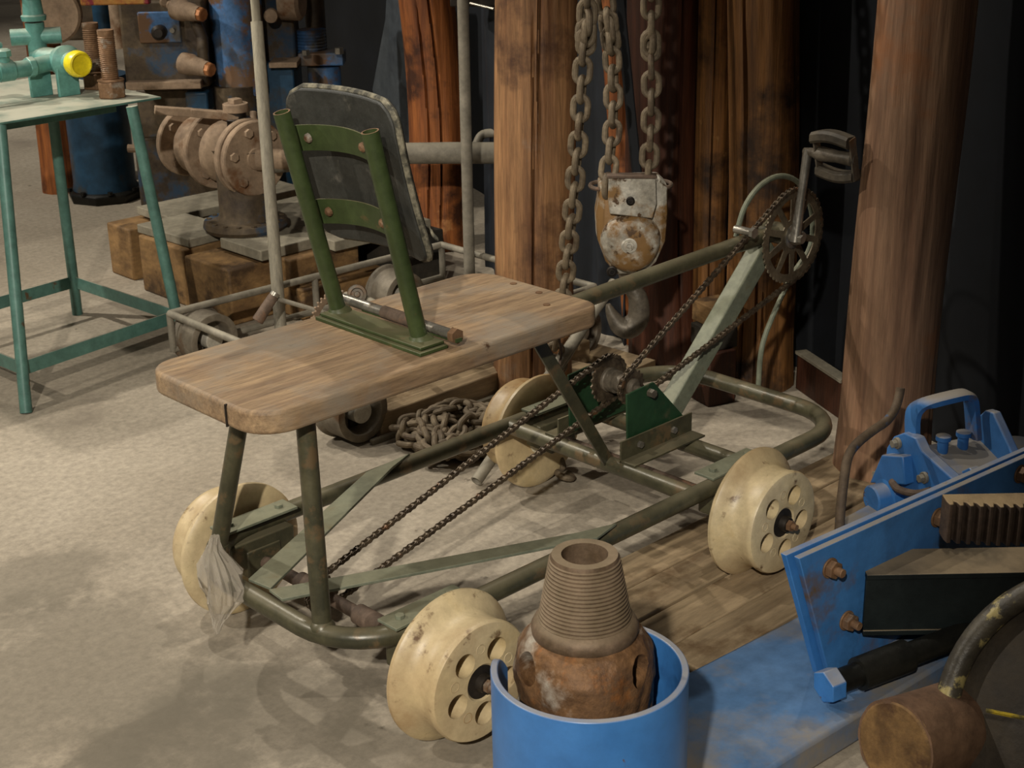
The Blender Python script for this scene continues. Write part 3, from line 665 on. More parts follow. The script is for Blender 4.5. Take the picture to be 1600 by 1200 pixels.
# ------------------------------------------------------------------ hook block
D = 3.2; HB = at(985, 345, d=D); VX = Vector((RT.x, RT.y, 0)).normalized(); VZ = Vector((0, 0, 1)); VN = -VX.cross(VZ).normalized()
if VN.dot(CAM - HB) < 0: VN = -VN
k_ = D / FPX
def hb(px, py, off=0): return HB + VX*((px-985)*k_) + VZ*(-(py-345)*k_*1.06) + VN*off
hoist = thing('hook_block', 'rusty white hoist hook block with steel hook hanging on chains', 'hoist', hb(985, 520))
outl = [(935, 300), (935, 285), (945, 278), (1028, 278), (1040, 290), (1041, 330), (1038, 370), (1024, 402), (1005, 420), (962, 420), (945, 400), (932, 365), (930, 330)]
def inset(pts, f, c=(985, 345)): return [((x-c[0])*f + c[0], (y-c[1])*f + c[1]) for x, y in pts]
b = MB(); b.grid([[hb(x, y, o) for x, y in inset(outl, f)] for o, f in ((-.055, .86), (-.045, .97), (-.03, 1), (.03, 1), (.043, .96), (.05, .85))])
b.build('housing', HOIST, hoist, bev=.002)
b = MB(); n = 36
b.grid([[hb(983 + 47*f*math.cos(2*math.pi*i/n), 362 + 52*f*math.sin(2*math.pi*i/n)*(1 if math.sin(2*math.pi*i/n) > 0 else .75), o) for i in range(n)] for o, f in ((.03, 1.02), (.045, 1), (.062, .93), (.072, .78), (.076, .5))])
b.build('sheave_cover', HOIST, hoist)
b = MB().prism([hb(*q, .045) for q in ((948, 268), (1019, 270), (1021, 308), (1015, 330), (950, 322), (947, 300))], VN*.022); b.build('yoke_plate', HOIST, hoist, bev=.002)
MB().bar(hb(946, 267, .056), hb(1021, 269, .056), .03, .006, VZ).build('yoke_lip', RUST, hoist, bev=.001)
for (x, y, r, o_) in ((981, 303, .009, .067), (979, 368, .0165, .074), (954, 411, .0115, .052), (1000, 414, .0115, .052)):
    c_ = hb(x, y, o_)
    bo = MB().lathe(c_, VN, [(0, r), (.004, r), (.005, r*.8), (.004, r*.72), (.004, r*.62), (.008, r*.58), (.008, r*.3), (.004, r*.26)], 24).build('cap_screw', DARKIRON if r < .012 else HOIST, hoist)
for sx in (940, 1030):
    c_ = hb(sx, 291, 0)
    MB().tube([c_ + VX*(.024*math.cos(t)) + VN*(.034*math.sin(t)) for t in [2*math.pi*i/20 for i in range(20)]], .0045, 8, closed=True).build('chain_guide_ring', RUST, hoist)
MB().lathe(hb(985, 436, .0), VZ, [(-.02, .017), (0, .02), (.02, .028), (.03, .028)], 20).build('hook_swivel', HOOKM, hoist)
hp = [(985, 432, 13), (988, 448, 14), (997, 462, 18), (1000, 482, 20), (997, 500, 21), (984, 511, 22), (970, 508, 19), (961, 497, 14), (955, 486, 10), (952, 478, 7), (951, 473, 4)]
cp = smoothpath([hb(x, y, 0) for x, y, r in hp], 4); rr = []
for i in range(len(cp)):
    t = i/4; j = min(int(t), len(hp)-2); f_ = t-j; rr.append((hp[j][2]*(1-f_) + hp[j+1][2]*f_)*k_*.86)
MB().tube(cp, rr, 18).build('hook', HOOKM, hoist)
# leaning pipes behind the seat
pipes = (((744, 752), (950, 455), .0125, 'worn green pipe leaning from the floor behind the front wheel up to the hook'), ((845, 622), (921, 500), .010, 'thinner pipe leaning just left of the worn green pipe'))
for i, (a_, b_, r, lab) in enumerate(pipes):
    p = at(*a_, z=.014) if i == 0 else at(*a_, z=.1); q = at(*b_, d=3.42 if i == 0 else 3.4)
    if i: p = p + (p-q)*(.9*p.z/(q.z-p.z)); q = q - (q-p)*.02
    else: q = q + (q-p)*.05
    a, u, v = frame(q-p)
    b = MB().cyl(p, q, r, caps=False).cyl(p, q, r*.78, caps=False)
    for e in (p, q): b.grid([[e + (u*math.cos(t)+v*math.sin(t))*s_ for t in [2*math.pi*j/20 for j in range(20)]] for s_ in (r, r*.78)], caps=False)
    o = b.build('leaning_pipe', GREYPIPE); tag(o, lab, 'pipe', 'pipes leaning behind the cart')

# ------------------------------------------------------------------ second cart
cb = thing('old_rail_cart', 'older dusty rail cart with thin grey pipe frame behind the seat board', 'cart', (1.0, 1.1, 0))
C1, C2 = Vector((.583, 1.43, .15)), Vector((1.463, 1.40, .15)); N1, N2 = Vector((.573, .80, .15)), Vector((1.463, .80, .15))
for p, q in ((C1, C2), (C1, N1), (C2, N2), (N1, N2)): MB().tube([p, q], .0095, 12).build('frame_rail', GREYPIPE, cb)
for p in (C1, C2, N1 + Vector((.02, 0, 0)), N2, (C1*.5 + C2*.5)): MB().tube([(p.x, p.y, .05), (p.x, p.y, .15)], .009, 12).build('frame_upright', GREYPIPE, cb)
for p, q in ((Vector((.583, 1.43, .055)), Vector((1.463, 1.40, .055))), (Vector((.573, .80, .055)), Vector((1.463, .80, .055)))): MB().tube([p, q], .009, 10).build('lower_rail', GREYPIPE, cb)
drum = mesh_of(MB().lathe((0, 0, 0), (0, -1, 0), [(.09, .0), (.02, .0), (.018, .055), (0.09, .060), (.092, .066), (.088, .070), (.02, .068), (.012, .075), (0, .076), (0, .0)][::-1] if 0 else [(0, .012), (0, .076), (.010, .076), (.016, .069), (.078, .068), (.084, .0685), (.085, .066), (.085, .052), (.078, .048), (.040, .045), (.038, .012)], 48), 'drum_wheel', OLDWHEEL)
hubd = mesh_of(MB().lathe((0, -.03, 0), (0, -1, 0), [(0, .025), (.052, .025), (.054, .023)], 24), 'wheel_hub', DISC)
webm = mesh_of(MB().box((0, -.044, 0), (.085, .006, .02)).box((0, -.044, 0), (.02, .006, .085)), 'wheel_web', DARKIRON)
for wc in (Vector((.612, .785, .076)), Vector((.66, 1.44, .076)), Vector((1.33, .80, .076)), Vector((1.22, 1.36, .076))):
    o = inst('drum_wheel', drum, cb, Matrix.Translation(wc))
    for nm, me in (('wheel_hub', hubd), ('wheel_web', webm)):
        q = bpy.data.objects.new(nm, me); COL.objects.link(q); q.parent = o
gc = at(524, 500, d=3.72)
gm = sprocket(.068, 34, .006, .01, (4, .022, .055, .25), .007); gm.materials.clear(); gm.materials.append(DUSTIRON); inst('gear_wheel', gm, cb, Matrix.Translation(gc))
p, q = at(402, 502, d=3.75), at(428, 462, d=3.75)
gr = MB().cyl(p, q, .015, .013).build('wooden_grip', RUST, cb, bev=.002); MB().cyl(q, q + (q-p)*.12, .0125).build('grip_ferrule', STEEL, gr)
p2, q2 = at(430, 466, d=3.76), at(512, 490, d=3.78)
MB().tube([p2, q2], .006, 10).build('crank_rod', GREYPIPE, cb)
c_ = at(558, 460, d=3.6); MB().lathe(c_, CAM - c_, [(-.02, .022), (0, .024), (.004, .022), (.005, .016), (.001, .014), (.001, .008), (.006, .006)], 20).build('crank_boss', HOOKM, cb)
MB().tube([at(540, 462, d=3.68), at(575, 468, d=3.62), at(630, 500, d=3.4)], .009, 12).build('crank_rod', GREYPIPE, cb)
MB().box((1.14, .815, .072), (.36, .012, .136)).build('black_slab', M('matt_black', '#050506', '#0a0a0b', 5, .9, 0, 0), cb)  # plain black slab filling an unidentified dark area below the near rail
# ------------------------------------------------------------------ grey poles and the long pipe
b0, t0 = stand(434, 460, 3.85, px1=398, py1=20, d1=3.8)
pole = thing('wooden_pole', 'weathered grey wooden pole standing left of the seat backrest', 'pole', b0)
tp = at(401, 34, d=3.8)
MB().tube([b0 + (tp-b0)*t for t in (0, .25, .5, .75, 1)], [.0155, .0165, .0155, .016, .0155], 16).build('lower_pole', GREYPOLE, pole)
MB().tube([tp, t0], .0115, 14).build('upper_rod', GREYPOLE, pole)
b0, t0 = stand(733, 400, 4.2, px1=724, py1=30)
tag(MB().tube([b0, t0], .0155, 16).build('upright_pipe', GREYPIPE), 'straight grey upright pipe in front of the leftmost orange log', 'pipe')
pi_ = thing('overhead_tool', 'dark bracket with a metal rod at the top of the grey upright pipe', 'bracket', t0 - Vector((0, 0, 1)))
MB().box(at(740, 0, d=4.25), (.13, .06, .03), RT).build('bracket_body', DARKIRON, pi_, bev=.003)
MB().tube([at(735, 5, d=4.15), at(772, 14, d=4.1)], .004, 8).build('rod', STEEL, pi_)
PB0 = at(385, 356, z=.20); PIPE0 = ah(400, 250, (PB0-CAM).dot(FH) - .05)
pa_, pb_ = PIPE0, at(905, 240, d=4.30)
lp = thing('long_pipe', 'long horizontal grey pipe running from the dusty valve behind the log posts', 'pipe', (pa_+pb_)/2)
MB().tube([pa_, pa_ + (pb_-pa_)*.10], .030, 18).build('pipe_spigot', DUSTIRON, lp)
MB().tube([at(428, 256, d=4.25), at(600, 240, d=4.3), at(700, 239, d=4.34), at(785, 239, d=4.36)], [.026, .030, .031, .031], 20).build('pipe_run', GREYPIPE, lp)
MB().tube([at(760, 241, d=4.36), at(960, 241, d=4.3)], .017, 14).build('reduced_run', GREYPIPE, lp)
MB().tube(smoothpath([at(745, 225, d=4.42), at(752, 212, d=4.42), at(768, 208, d=4.42), at(800, 212, d=4.42)], 4), .013, 12).build('elbow', GREYPIPE, lp)

# ------------------------------------------------------------------ timber crib and valve
YD = Vector((0, -1, 0))
crib = thing('timber_crib', 'crib of old squared timbers carrying the dusty valve', 'crib', (1.25, 2.0, 0))
for (c_, sz, mt) in (((.95, 1.72, .08), (.14, .22, .16), TIMBER), ((.97, 1.97, .085), (.16, .24, .17), TIMBER), ((1.19, 1.56, .045), (.30, .12, .09), TIMBER), ((1.15, 1.60, .13), (.24, .13, .08), TIMBER), ((1.46, 1.56, .08), (.20, .12, .16), DARKTIMBER), ((1.22, 2.26, .08), (.60, .13, .16), TIMBER), ((1.54, 1.93, .08), (.16, .55, .16), TIMBER), ((1.30, 1.78, .08), (.30, .16, .16), DARKTIMBER)):
    MB().box(c_, sz).build('timber', mt, crib, bev=.006)
for (c_, sz) in (((.99, 1.98, .184), (.17, .26, .026)), ((1.07, 1.68, .186), (.20, .20, .03)), ((1.34, 1.60, .186), (.34, .20, .03)), ((1.28, 1.88, .182), (.50, .32, .022)), ((1.26, 2.2, .184), (.5, .18, .026))):
    MB().box(c_, sz, (1, random.uniform(-.08, .08), 0)).build('packing_board', GREYBOARD, crib, bev=.003)
PB = at(385, 356, z=.20); VC = ah(400, 248, (PB-CAM).dot(FH) - .05)
val = thing('flanged_valve', 'dust covered flanged iron valve with a long lever, on the timber crib', 'valve', (VC.x, VC.y, .2))
def flange(c, ax, r, th, mat, par, nb=6, rb=.75, br=.0135, name='flange', ph=.3, bn='flange_bolt'):
    c = Vector(c); ax = Vector(ax).normalized(); a, u, v = frame(ax)
    o = MB().lathe(c, ax, [(0, r*.9), (.002, r), (th-.003, r), (th, r*.97), (th, r*.3), (th+.004, r*.28)], 40).build(name, mat, par)
    for i in range(nb):
        t = ph + 2*math.pi*i/nb; q = c + (u*math.cos(t)+v*math.sin(t))*r*rb + ax*th
        MB().hexnut(q, ax, br, br*.9).build(bn, mat, o, bev=.001)
    return o
flange(VC - YD*.02, YD, .105, .022, DUSTIRON, val); flange(VC - YD*.048, YD, .108, .022, DUSTIRON, val, 0)
bc = VC - YD*.05
MB().lathe(bc, -YD, [(0, .05), (.03, .052), (.07, .085), (.10, .09)], 32).build('valve_neck', DUSTIRON, val)
flange(bc - YD*.15, YD, .112, .022, DUSTIRON, val, 4, ph=.8)
MB().lathe(bc - YD*.15, -YD, [(0, .085), (.09, .085), (.10, .06), (.14, .055)], 32).build('valve_body', DUSTIRON, val)
flange(bc - YD*.31, YD, .10, .022, DUSTIRON, val, 4, ph=.8)
sc = bc - YD*.03
MB().cyl(sc + VZ*.03, sc + VZ*.125, .028).cyl(sc + VZ*.10, sc + VZ*.105, .04).build('valve_stem', DARKIRON, val, bev=.002)
lv = MB(); s0 = sc + VZ*.13; D0 = (s0-CAM).dot(FW); lpnt = [at(390, 190, d=D0), at(372, 187, d=D0), at(350, 180, d=D0-.01), at(300, 176, d=D0-.04), at(245, 172, d=D0-.07)]
lv.cyl(s0 - VZ*.008, s0 + VZ*.016, .036)
lpnt[0] = s0 + VZ*.006
for i in range(4): lv.bar(lpnt[i], lpnt[i+1] + (lpnt[i+1]-lpnt[i]).normalized()*.006, .036 - .003*i, .022, VZ)
lv.build('lever', DUSTIRON, val, bev=.002); MB().box(s0 + VZ*.022, (.03, .03, .014)).build('lever_nut', DUSTIRON, val, bev=.002)
q_ = VC - YD*.055 + RT*.03
MB().cyl(at(396, 210, d=D0+.06), at(396, 174, d=D0+.06), .010).build('grease_nipple', DUSTIRON, val, bev=.002)
MB().lathe(PB, VZ, [(0, .115), (.012, .122), (.026, .118), (.03, .08), (.05, .072), (.22, .072), (.23, .08)], 40).build('pedestal', MACHINE, val)
br = MB()
for i in range(16):
    t = 2*math.pi*i/16; br.hexnut(PB + Vector((math.cos(t)*.105, math.sin(t)*.105, .024)), VZ, .008, .007)
br.build('pedestal_bolts', MACHINE, val)

# ------------------------------------------------------------------ the big pump machine
pump = thing('pump_machine', 'large old pump with patchy blue paint behind the turquoise table', 'machine', at(330, 330, d=4.95).xy.to_3d())
pump.location.z = 0; W[pump.name] = Vector(pump.location)
dM = 4.9; kM = dM/FPX
def bx(name, mat, x0, y0, x1, y1, d, depth, bev=.004, par=None):
    """an upright box standing behind the measured outline, sides square to the machine"""
    c_ = at((x0+x1)/2, (y0+y1)/2, d=d); kk = d/FPX; wdt = (x1-x0)*kk; h = (y1-y0)*kk*1.05
    return MB().box(c_ - VN*depth/2, (wdt, depth, h), VX, VZ).build(name, mat, par or pump, bev=bev)
def vc(name, mat, px, y0, y1, rpx, d, par=None, prof=None, bev=0):
    kk = d/FPX; top = at(px, y0, d=d); bot = at(px, y1, d=d); bot = Vector((top.x, top.y, top.z - (y1-y0)*kk*1.06)); r = rpx*kk
    return MB().lathe(bot, VZ, prof(r, top.z-bot.z) if prof else [(0, r), (top.z-bot.z, r)], 36).build(name, mat, par or pump, bev=bev)
vc('blue_column', OLDBLUE, 362, -60, 133, 42, 4.85, prof=lambda r, h: [(0, r*.97), (.006, r), (.03, r), (.034, r*.985), (h, r*.985)])
vc('lower_column', MACHINE, 368, 133, 330, 33, 4.95)
bx('gear_housing', MACHINE, 190, 5, 322, 134, 4.85, .28, .01)
cv = bx('inspection_cover', OLDBLUE, 216, 20, 282, 66, 4.825, .02)
c_ = at(250, 50, d=4.80); MB().lathe(c_, VN, [(-.01, .022), (.02, .024), (.03, .014)], 20).build('cover_plug', DARKIRON, cv)
MB().lathe(at(270, 47, d=4.81), VN, [(-.01, .008), (.012, .008)], 10).build('cover_bolt', STEEL, cv)
bx('housing_flange', DUSTIRON, 196, 128, 314, 140, 4.86, .32, .003)
bx('lower_housing', MACHINE, 215, 140, 330, 215, 5.05, .25, .01)
bx('blue_side_box', DEEPBLUE, 290, 145, 325, 178, 4.92, .1, .006)
bx('base_housing', MACHINE, 215, 215, 345, 345, 5.3, .25, .01)
for (x, y) in ((312, 22), (325, 108)):
    c_ = at(x, y, d=4.68); ax = Vector((.25, -.95, -.12)).normalized()
    o = MB().lathe(c_ - ax*.10, ax, [(0, .034), (.035, .034), (.045, .029), (.075, .027), (.08, .024), (.10, .023)], 24).build('bonnet', DUSTIRON, pump)
    MB().lathe(c_, ax, [(0, .022), (.014, .0215), (.017, .018)], 8).build('bonnet_plug', COPPER, o)
MB().tube([at(300, 20, d=4.75), at(316, 60, d=4.76), at(318, 100, d=4.76)], .018, 12).build('link_pipe', MACHINE, pump)
for (x, y) in ((268, 8), (280, 14), (258, 3)): MB().lathe(at(x, y, d=4.72), VN, [(-.03, .016), (.01, .016), (.014, .01)], 10).build('valve_knob', DUSTIRON, pump)
bx('red_yellow_bar', M('red_yellow_paint', '#a0612c', '#b3863f', 30, .5, 0, .1, spots=('#7a2430', 14, .5, .05)), 124, -20, 232, 7, 4.6, .03)
bx('rear_column', MACHINE, 408, -60, 458, 108, 5.0, .12, .008)
MB().lathe(at(424, 24, d=4.92), VN, [(0, .024), (.02, .022), (.024, .012)], 20).build('round_knob', DUSTIRON, pump)
MB().lathe(at(468, 2, d=4.95), (.6, -.8, 0), [(-.06, .06), (0, .062), (.01, .05)], 28).build('belt_pulley', DUSTIRON, pump)
vc('ribbed_coupling', OLDBLUE, 485, 46, 82, 24, 5.1, prof=lambda r, h: sum([[(h*i/8, r), (h*i/8+h*.05, r*.93)] for i in range(8)], []) + [(h, r)])
vc('coupling_neck', MACHINE, 488, -40, 90, 16, 5.12)
fo = bx('cross_flange', OLDBLUE, 466, 84, 536, 103, 5.05, .1, .004)
MB().hexnut(at(530, 84, d=5.0), VZ, .016, .02).build('flange_bolt', STEEL, fo); MB().hexnut(at(478, 86, d=5.0), VZ, .014, .016).build('flange_bolt', STEEL, fo)
vc('delivery_cylinder', OLDBLUE, 506, 103, 330, 26, 5.1)
bx('side_ledge', DUSTIRON, 420, 98, 464, 106, 4.95, .16, .002)
bx('side_chest', DEEPBLUE, 412, 106, 466, 330, 5.08, .2, .006)
bx('foot_block', DARKIRON, 410, 330, 530, 380, 5.15, .3, .006)
MB().lathe(at(80, 22, d=4.7), VN, [(-.03, .09), (0, .092), (.006, .085)], 36).build('brown_cover_disc', DUSTIRON, pump)
bx('disc_arm', MACHINE, 60, -30, 205, 60, 4.9, .1, .006)
vc('brown_riser', DUSTIRON, 182, 5, 70, 13, 4.85); vc('blue_riser', DEEPBLUE, 157, 5, 60, 14, 4.9)
# blue casing on its foot
cs = thing('pump_casing', 'dark blue cylindrical pump casing on a black bolted foot under the table', 'casing', at(165, 300, z=0))
cc_ = at(165, 292, z=.04)
MB().lathe(Vector((cc_.x, cc_.y, .03)), VZ, [(0, .118), (.04, .112), (.36, .112), (.38, .12), (.42, .12)], 40).build('barrel', DEEPBLUE, cs)
MB().lathe(Vector((cc_.x, cc_.y, 0)), VZ, [(0, .135), (.03, .142), (.04, .13)], 8).build('foot_flange', GREASE, cs, bev=.004)
for i in range(8):
    t = 2*math.pi*(i+.5)/8; MB().hexnut((cc_.x + .128*math.cos(t), cc_.y + .128*math.sin(t), .036), VZ, .01, .012).build('foot_bolt', GREASE, cs)
o_ = at(200, 232, d=5.1); MB().tube([o_, o_ + RT*.06], .014, 10).build('side_port', DUSTIRON, cs)

# ------------------------------------------------------------------ turquoise table
TZ = .65
tb = thing('steel_table', 'turquoise steel table on splayed tube legs at the left edge', 'table', (.42, 1.75, 0))
tc = at(252, 151, z=TZ); tB = at(200, 136, z=TZ)
x1 = tc.x; y0 = tc.y
MB().box((x1 - .40, y0 + .27, TZ - .003), (.80, .54, .006)).build('table_top', TEAL, tb, bev=.0015)
MB().box((x1 - .40, y0 + .27, TZ - .02), (.62, .40, .028)).build('top_frame', TEAL, tb, bev=.001)
feet = [Vector((.178, 1.437, 0)), Vector((.67, 1.525, 0)), Vector((.64, 2.03, 0)), Vector((.15, 1.96, 0))]
tops = [at(3, 196, z=TZ-.006), at(206, 166, z=TZ-.006), at(61, 190, z=TZ-.006), None]
tops[0] = Vector((tops[0].x, tops[1].y - .05, TZ-.006)); tops[2] = Vector((tops[1].x - .03, tops[1].y + .36, TZ-.006))
tops[0] = at(0, 196, z=TZ-.006); tops[3] = tops[0] + (tops[2]-tops[1])
def legat(i, z): return feet[i] + (tops[i]-feet[i])*(z/(TZ-.006))
for i in range(4):
    MB().tube([feet[i], tops[i]], .0145, 18).build('leg', TEAL, tb)
for i in range(4):
    p, q = legat(i, .10), legat((i+1) % 4, .10)
    MB().bar(p, q, .004, .034, VZ).build('stretcher', TEAL, tb, bev=.0008)
# valve assembly on the table
ZT = TZ
va = thing('valve_manifold', 'turquoise pipe manifold with gate valve and yellow end cap on the table', 'valve', at(60, 150, z=ZT))
yc = at(122, 100, z=ZT+.085)
def yo(o): return yc + Vector((0, o, 0))
cap = MB().lathe(yo(.02), YD, [(0, .030), (.012, .0335), (.028, .033), (.036, .030), (.038, .026), (.032, .023), (.030, .01)], 36).build('end_cap', YELLOW, va)
MB().lathe(yo(.09), YD, [(0, .030), (.01, .038), (.035, .042), (.04, .036), (.05, .026), (.078, .025)], 32).build('body_end', TEALD, va)
el = yo(.075)
MB().tube(smoothpath([el, el + Vector((-.02, .012, .0)), el + Vector((-.06, .012, -.004)), el + Vector((-.12, .0, -.006)), el + Vector((-.26, -.0, -.006))], 4), .021, 20).build('main_pipe', TEALD, va)
u_ = el + Vector((-.085, .006, -.005)); MB().lathe(u_, (1, 0, 0), [(-.012, .026), (.006, .026), (.008, .022)], 8).build('union_nut', TEALD, va, bev=.002)
u_ = el + Vector((-.16, .0, -.005)); MB().lathe(u_, (1, 0, 0), [(-.02, .026), (.02, .026)], 20).tube([u_, u_ + VZ*.045], .016, 14).lathe(u_ + VZ*.036, VZ, [(0, .022), (.014, .022), (.018, .016)], 8).build('tee_fitting', TEALD, va)
g_ = el + Vector((-.015, .10, 0))
MB().tube([el, g_], .03, 18).build('cross_body', TEALD, va)
MB().tube([g_ + VZ*.0, g_ + VZ*.09], .024, 18).lathe(g_ + VZ*.095, VZ, [(0, .03), (.012, .032), (.016, .026), (.065, .022), (.07, .045), (.10, .047), (.104, .04)], 28).build('bonnet', TEALD, va)
MB().tube([g_ + VZ*.055 + Vector((-.055, .03, 0)), g_ + VZ*.055 + Vector((.055, -.03, 0))], .021, 18).build('side_ports', TEALD, va)
MB().tube(smoothpath([g_ + Vector((-.16, .02, .03)), g_ + Vector((-.13, .02, .045)), g_ + Vector((-.10, .02, .03))], 3), .022, 14).build('rear_elbow', TEALD, va)
for q in (el + Vector((-.005, -.02, 0)), el + Vector((-.055, .03, 0))):
    h = q.z - ZT - .004
    MB().box((q.x, q.y, ZT + h/2), (.058, .012, h)).build('support_plate', TEALD, va, bev=.002)
for (px, py, lab, z1) in ((176, 152, 'rusty threaded bolt standing on its nut, nearest the table corner', .125), (152, 138, 'rusty threaded bolt standing just behind the corner bolt', .125)):
    c_ = at(px, py, z=ZT)
    bt = thing('large_bolt', lab, 'bolt', c_, 'rusty bolts on the table')
    MB().cyl(c_, c_ + VZ*.042, .037, n=6).build('nut', NUTRUST, bt, bev=.004)
    MB().lathe(c_ + VZ*.042, VZ, [(0, .034), (.003, .034), (.004, .02)], 24).build('washer', NUTRUST, bt)
    MB().lathe(c_ + VZ*.042, VZ, sum([[(.003 + .005*i, .0215), (.0055 + .005*i, .0195)] for i in range(22)], []) + [(.118, .021), (.126, .0205)], 24).build('shank', NUTRUST, bt)

# ------------------------------------------------------------------ drill bit in its blue ring
RC = at(921, 1042, d=1.85); RR = 155/FPX*1.85; ZR = RC.z
ring_ = thing('blue_ring_stand', 'open topped blue steel cylinder holding the drill bit', 'stand', (RC.x, RC.y, 0))
n = 80; a0 = R(-152); a1 = R(150); base_a = math.atan2(CAM.y-RC.y, CAM.x-RC.x); rows = [[], [], [], []]
go = base_a + R(180) + R(42)     # gap towards the back left
for i in range(n+1):
    t = go + R(24) + (2*math.pi - R(48))*i/n
    for k, (r, z) in enumerate(((RR, 0), (RR, ZR), (RR-.009, ZR), (RR-.009, 0))):
        e = min(i, n-i)/n; dz = -.03*max(0, 1 - e*16)**2 if z else 0
        rows[k].append(Vector((RC.x + r*math.cos(t), RC.y + r*math.sin(t), z + dz)))
b = MB().grid([list(x) for x in zip(*rows)], closed_u=True, caps=True)
b.build('ring_wall', BLUE, ring_, bev=.0015, smooth=40)
MB().lathe((RC.x, RC.y, .1), VZ, [(0, RR-.01), (.01, RR-.01)], 48).build('inner_shelf', BLUE, ring_)
BC = at(914, 1010, d=1.87); BX, BY = BC.x, BC.y
bit = thing('drill_bit', 'rusty tricone drill bit standing thread up inside the blue cylinder', 'drill bit', (BX, BY, .11))
zt = at(914, 838, d=1.87).z; kb = 1.87/FPX
def zz(py): return at(914, py, d=1.87).z
pr_ = []
nth = 17; za, zb_ = zz(955), zz(842)
for i in range(nth):
    f_ = i/nth; z = za + (zb_-za)*f_; r = (73 + (54-73)*f_)*kb; dz = (zb_-za)/nth
    pr_ += [(z, r*.965), (z + dz*.25, r), (z + dz*.6, r)  , (z + dz*.85, r*.965)]
pr_ = [(za-.004, 74*kb)] + pr_ + [(zb_, 53*kb), (zb_+.004, 51*kb), (zb_+.004, 36*kb), (zb_-.03, 33*kb), (zb_-.06, 33*kb), (zb_-.06, .001)]
MB().lathe((BX, BY, 0), VZ, pr_, 64).build('threaded_pin', THREAD, bit)
zs_ = zz(962)
MB().lathe((BX, BY, 0), VZ, [(zs_-.02, 76*kb), (zs_-.012, 83*kb), (zs_-.004, 84*kb), (zs_+.004, 79*kb), (zs_+.008, 72*kb)], 64).build('shoulder', THREAD, bit)
prof_b = [(.12, 30), (.15, 70), (.19, 98), (zz(1100), 106), (zz(1060), 110), (zz(1020), 108), (zz(1000), 100), (zz(985), 90), (zs_-.012, 80)]
def wobb(h, t):
    lobe = .006*math.cos(3*(t - base_a) + math.pi*.0)*min(1, max(0, (zz(975)-h)/.04))
    return lobe + .004*noise.noise(Vector((math.cos(t)*3, math.sin(t)*3, h*30))) + .0015*noise.noise(Vector((math.cos(t)*14, math.sin(t)*14, h*130)))
fine = []
for i in range(len(prof_b)-1):
    for k in range(5): f_ = k/5; fine.append((prof_b[i][0]*(1-f_) + prof_b[i+1][0]*f_, (prof_b[i][1]*(1-f_) + prof_b[i+1][1]*f_)*kb))
fine.append((prof_b[-1][0], prof_b[-1][1]*kb))
bm_ = mesh_of(MB().lathe((BX, BY, 0), VZ, fine, 96, wob=wobb), 'b', BITRUST, 60)
c = MB()
for dg in (-62, 58, 178):
    t = base_a + R(dg); cpt = Vector((BX + math.cos(t)*.098, BY + math.sin(t)*.098, zz(1000))); di = Vector((math.cos(t), math.sin(t), 0)) + VZ*.9
    c.cyl(cpt - di*.05, cpt + di*.07, .017, .022, 20)
bm2 = cut(bm_, mesh_of(c, 'c', BITRUST), 'bit_body'); o = bpy.data.objects.new('bit_body', bm2); COL.objects.link(o); o.parent = bit; o.location = -W[bit.name]
# ------------------------------------------------------------------ blue machine on the right
tag(MB().prism([(.10, -.455, 0), (.62, -.490, 0), (1.33, -.49, 0), (1.30, -.745, 0), (.66, -.742, 0), (-.05, -.70, 0), (-.05, -.455, 0)], (0, 0, .05)).build('blue_skid', BLUESKID, bev=.006), 'flat scuffed blue steel skid on the floor beside the planks', 'skid')
mc = thing('blue_winch_frame', 'blue bolted plate frame with channel beam, right foreground machine', 'machine', (.9, -.65, .05))
A = at(1228, 868, z=.285); B = at(1600, 703, z=.285); dv = (B-A).normalized(); nn = dv.cross(VZ).normalized()   # nn points to the right front
def onpl(px, py, off=0):
    v = FW + RT*((px-800)/FPX) - UP*((py-600)/FPX); P0 = A + nn*off; t = (P0-CAM).dot(nn)/v.dot(nn); return CAM + v*t
def plate(off, th, pts, mat, name):
    return MB().prism([onpl(x, y, off) for x, y in pts], nn*th).build(name, mat, mc, bev=.0012)
ext = A + dv*1.1
plate(0, -.011, ((1228, 868), (1283, 1072), (1296, 1062), (1420, 990), (1780, 800), (1780, 626)), BLUE, 'side_plate')
plate(.003, .011, ((1240, 869), (1287, 1048), (1330, 1032), (1420, 985), (1780, 790), (1780, 628)), BLUEFACE, 'face_plate')
for (x, y) in ((1296, 887), (1322, 969), (1464, 808), (1593, 740)):
    c_ = onpl(x, y, .014)
    nb = MB().lathe(c_, nn, [(0, .0165), (.003, .0165)], 20).hexnut(c_ + nn*.003, nn, .0145, .011).cyl(c_ + nn*.01, c_ + nn*.027, .0075, .007, 12).build('plate_bolt', NUTRUST, mc, bev=.0008)
# channel beam going to the right from the plate
b0_ = onpl(1352, 893, .014); bd_ = (RT*1.0 + Vector((0, 0, 0))); bd_.z = 0; bd_.normalize(); bs = bd_.cross(VZ).normalized()
if bs.dot(CAM-b0_) < 0: bs = -bs
bd2 = (dv*.35 - bs*0 + bd_).normalized()
Lb = .62; k2 = b0_ + VZ*.0
bm = MB(); top0 = k2 + bd_*Lb/2
bm.box(top0 - bs*.03 - VZ*.004, (Lb, .085, .009), bd_, VZ).box(top0 + bs*.006 - VZ*.052, (Lb, .008, .10), bd_, VZ).box(top0 - bs*.03 - VZ*.102, (Lb, .085, .009), bd_, VZ)
bm.build('channel_beam', M('dusty_dark_channel', '#131a1b', '#1e2625', 8, .55, .2, .3, dust=('#8d7c62', 1.0)), mc, bev=.001)
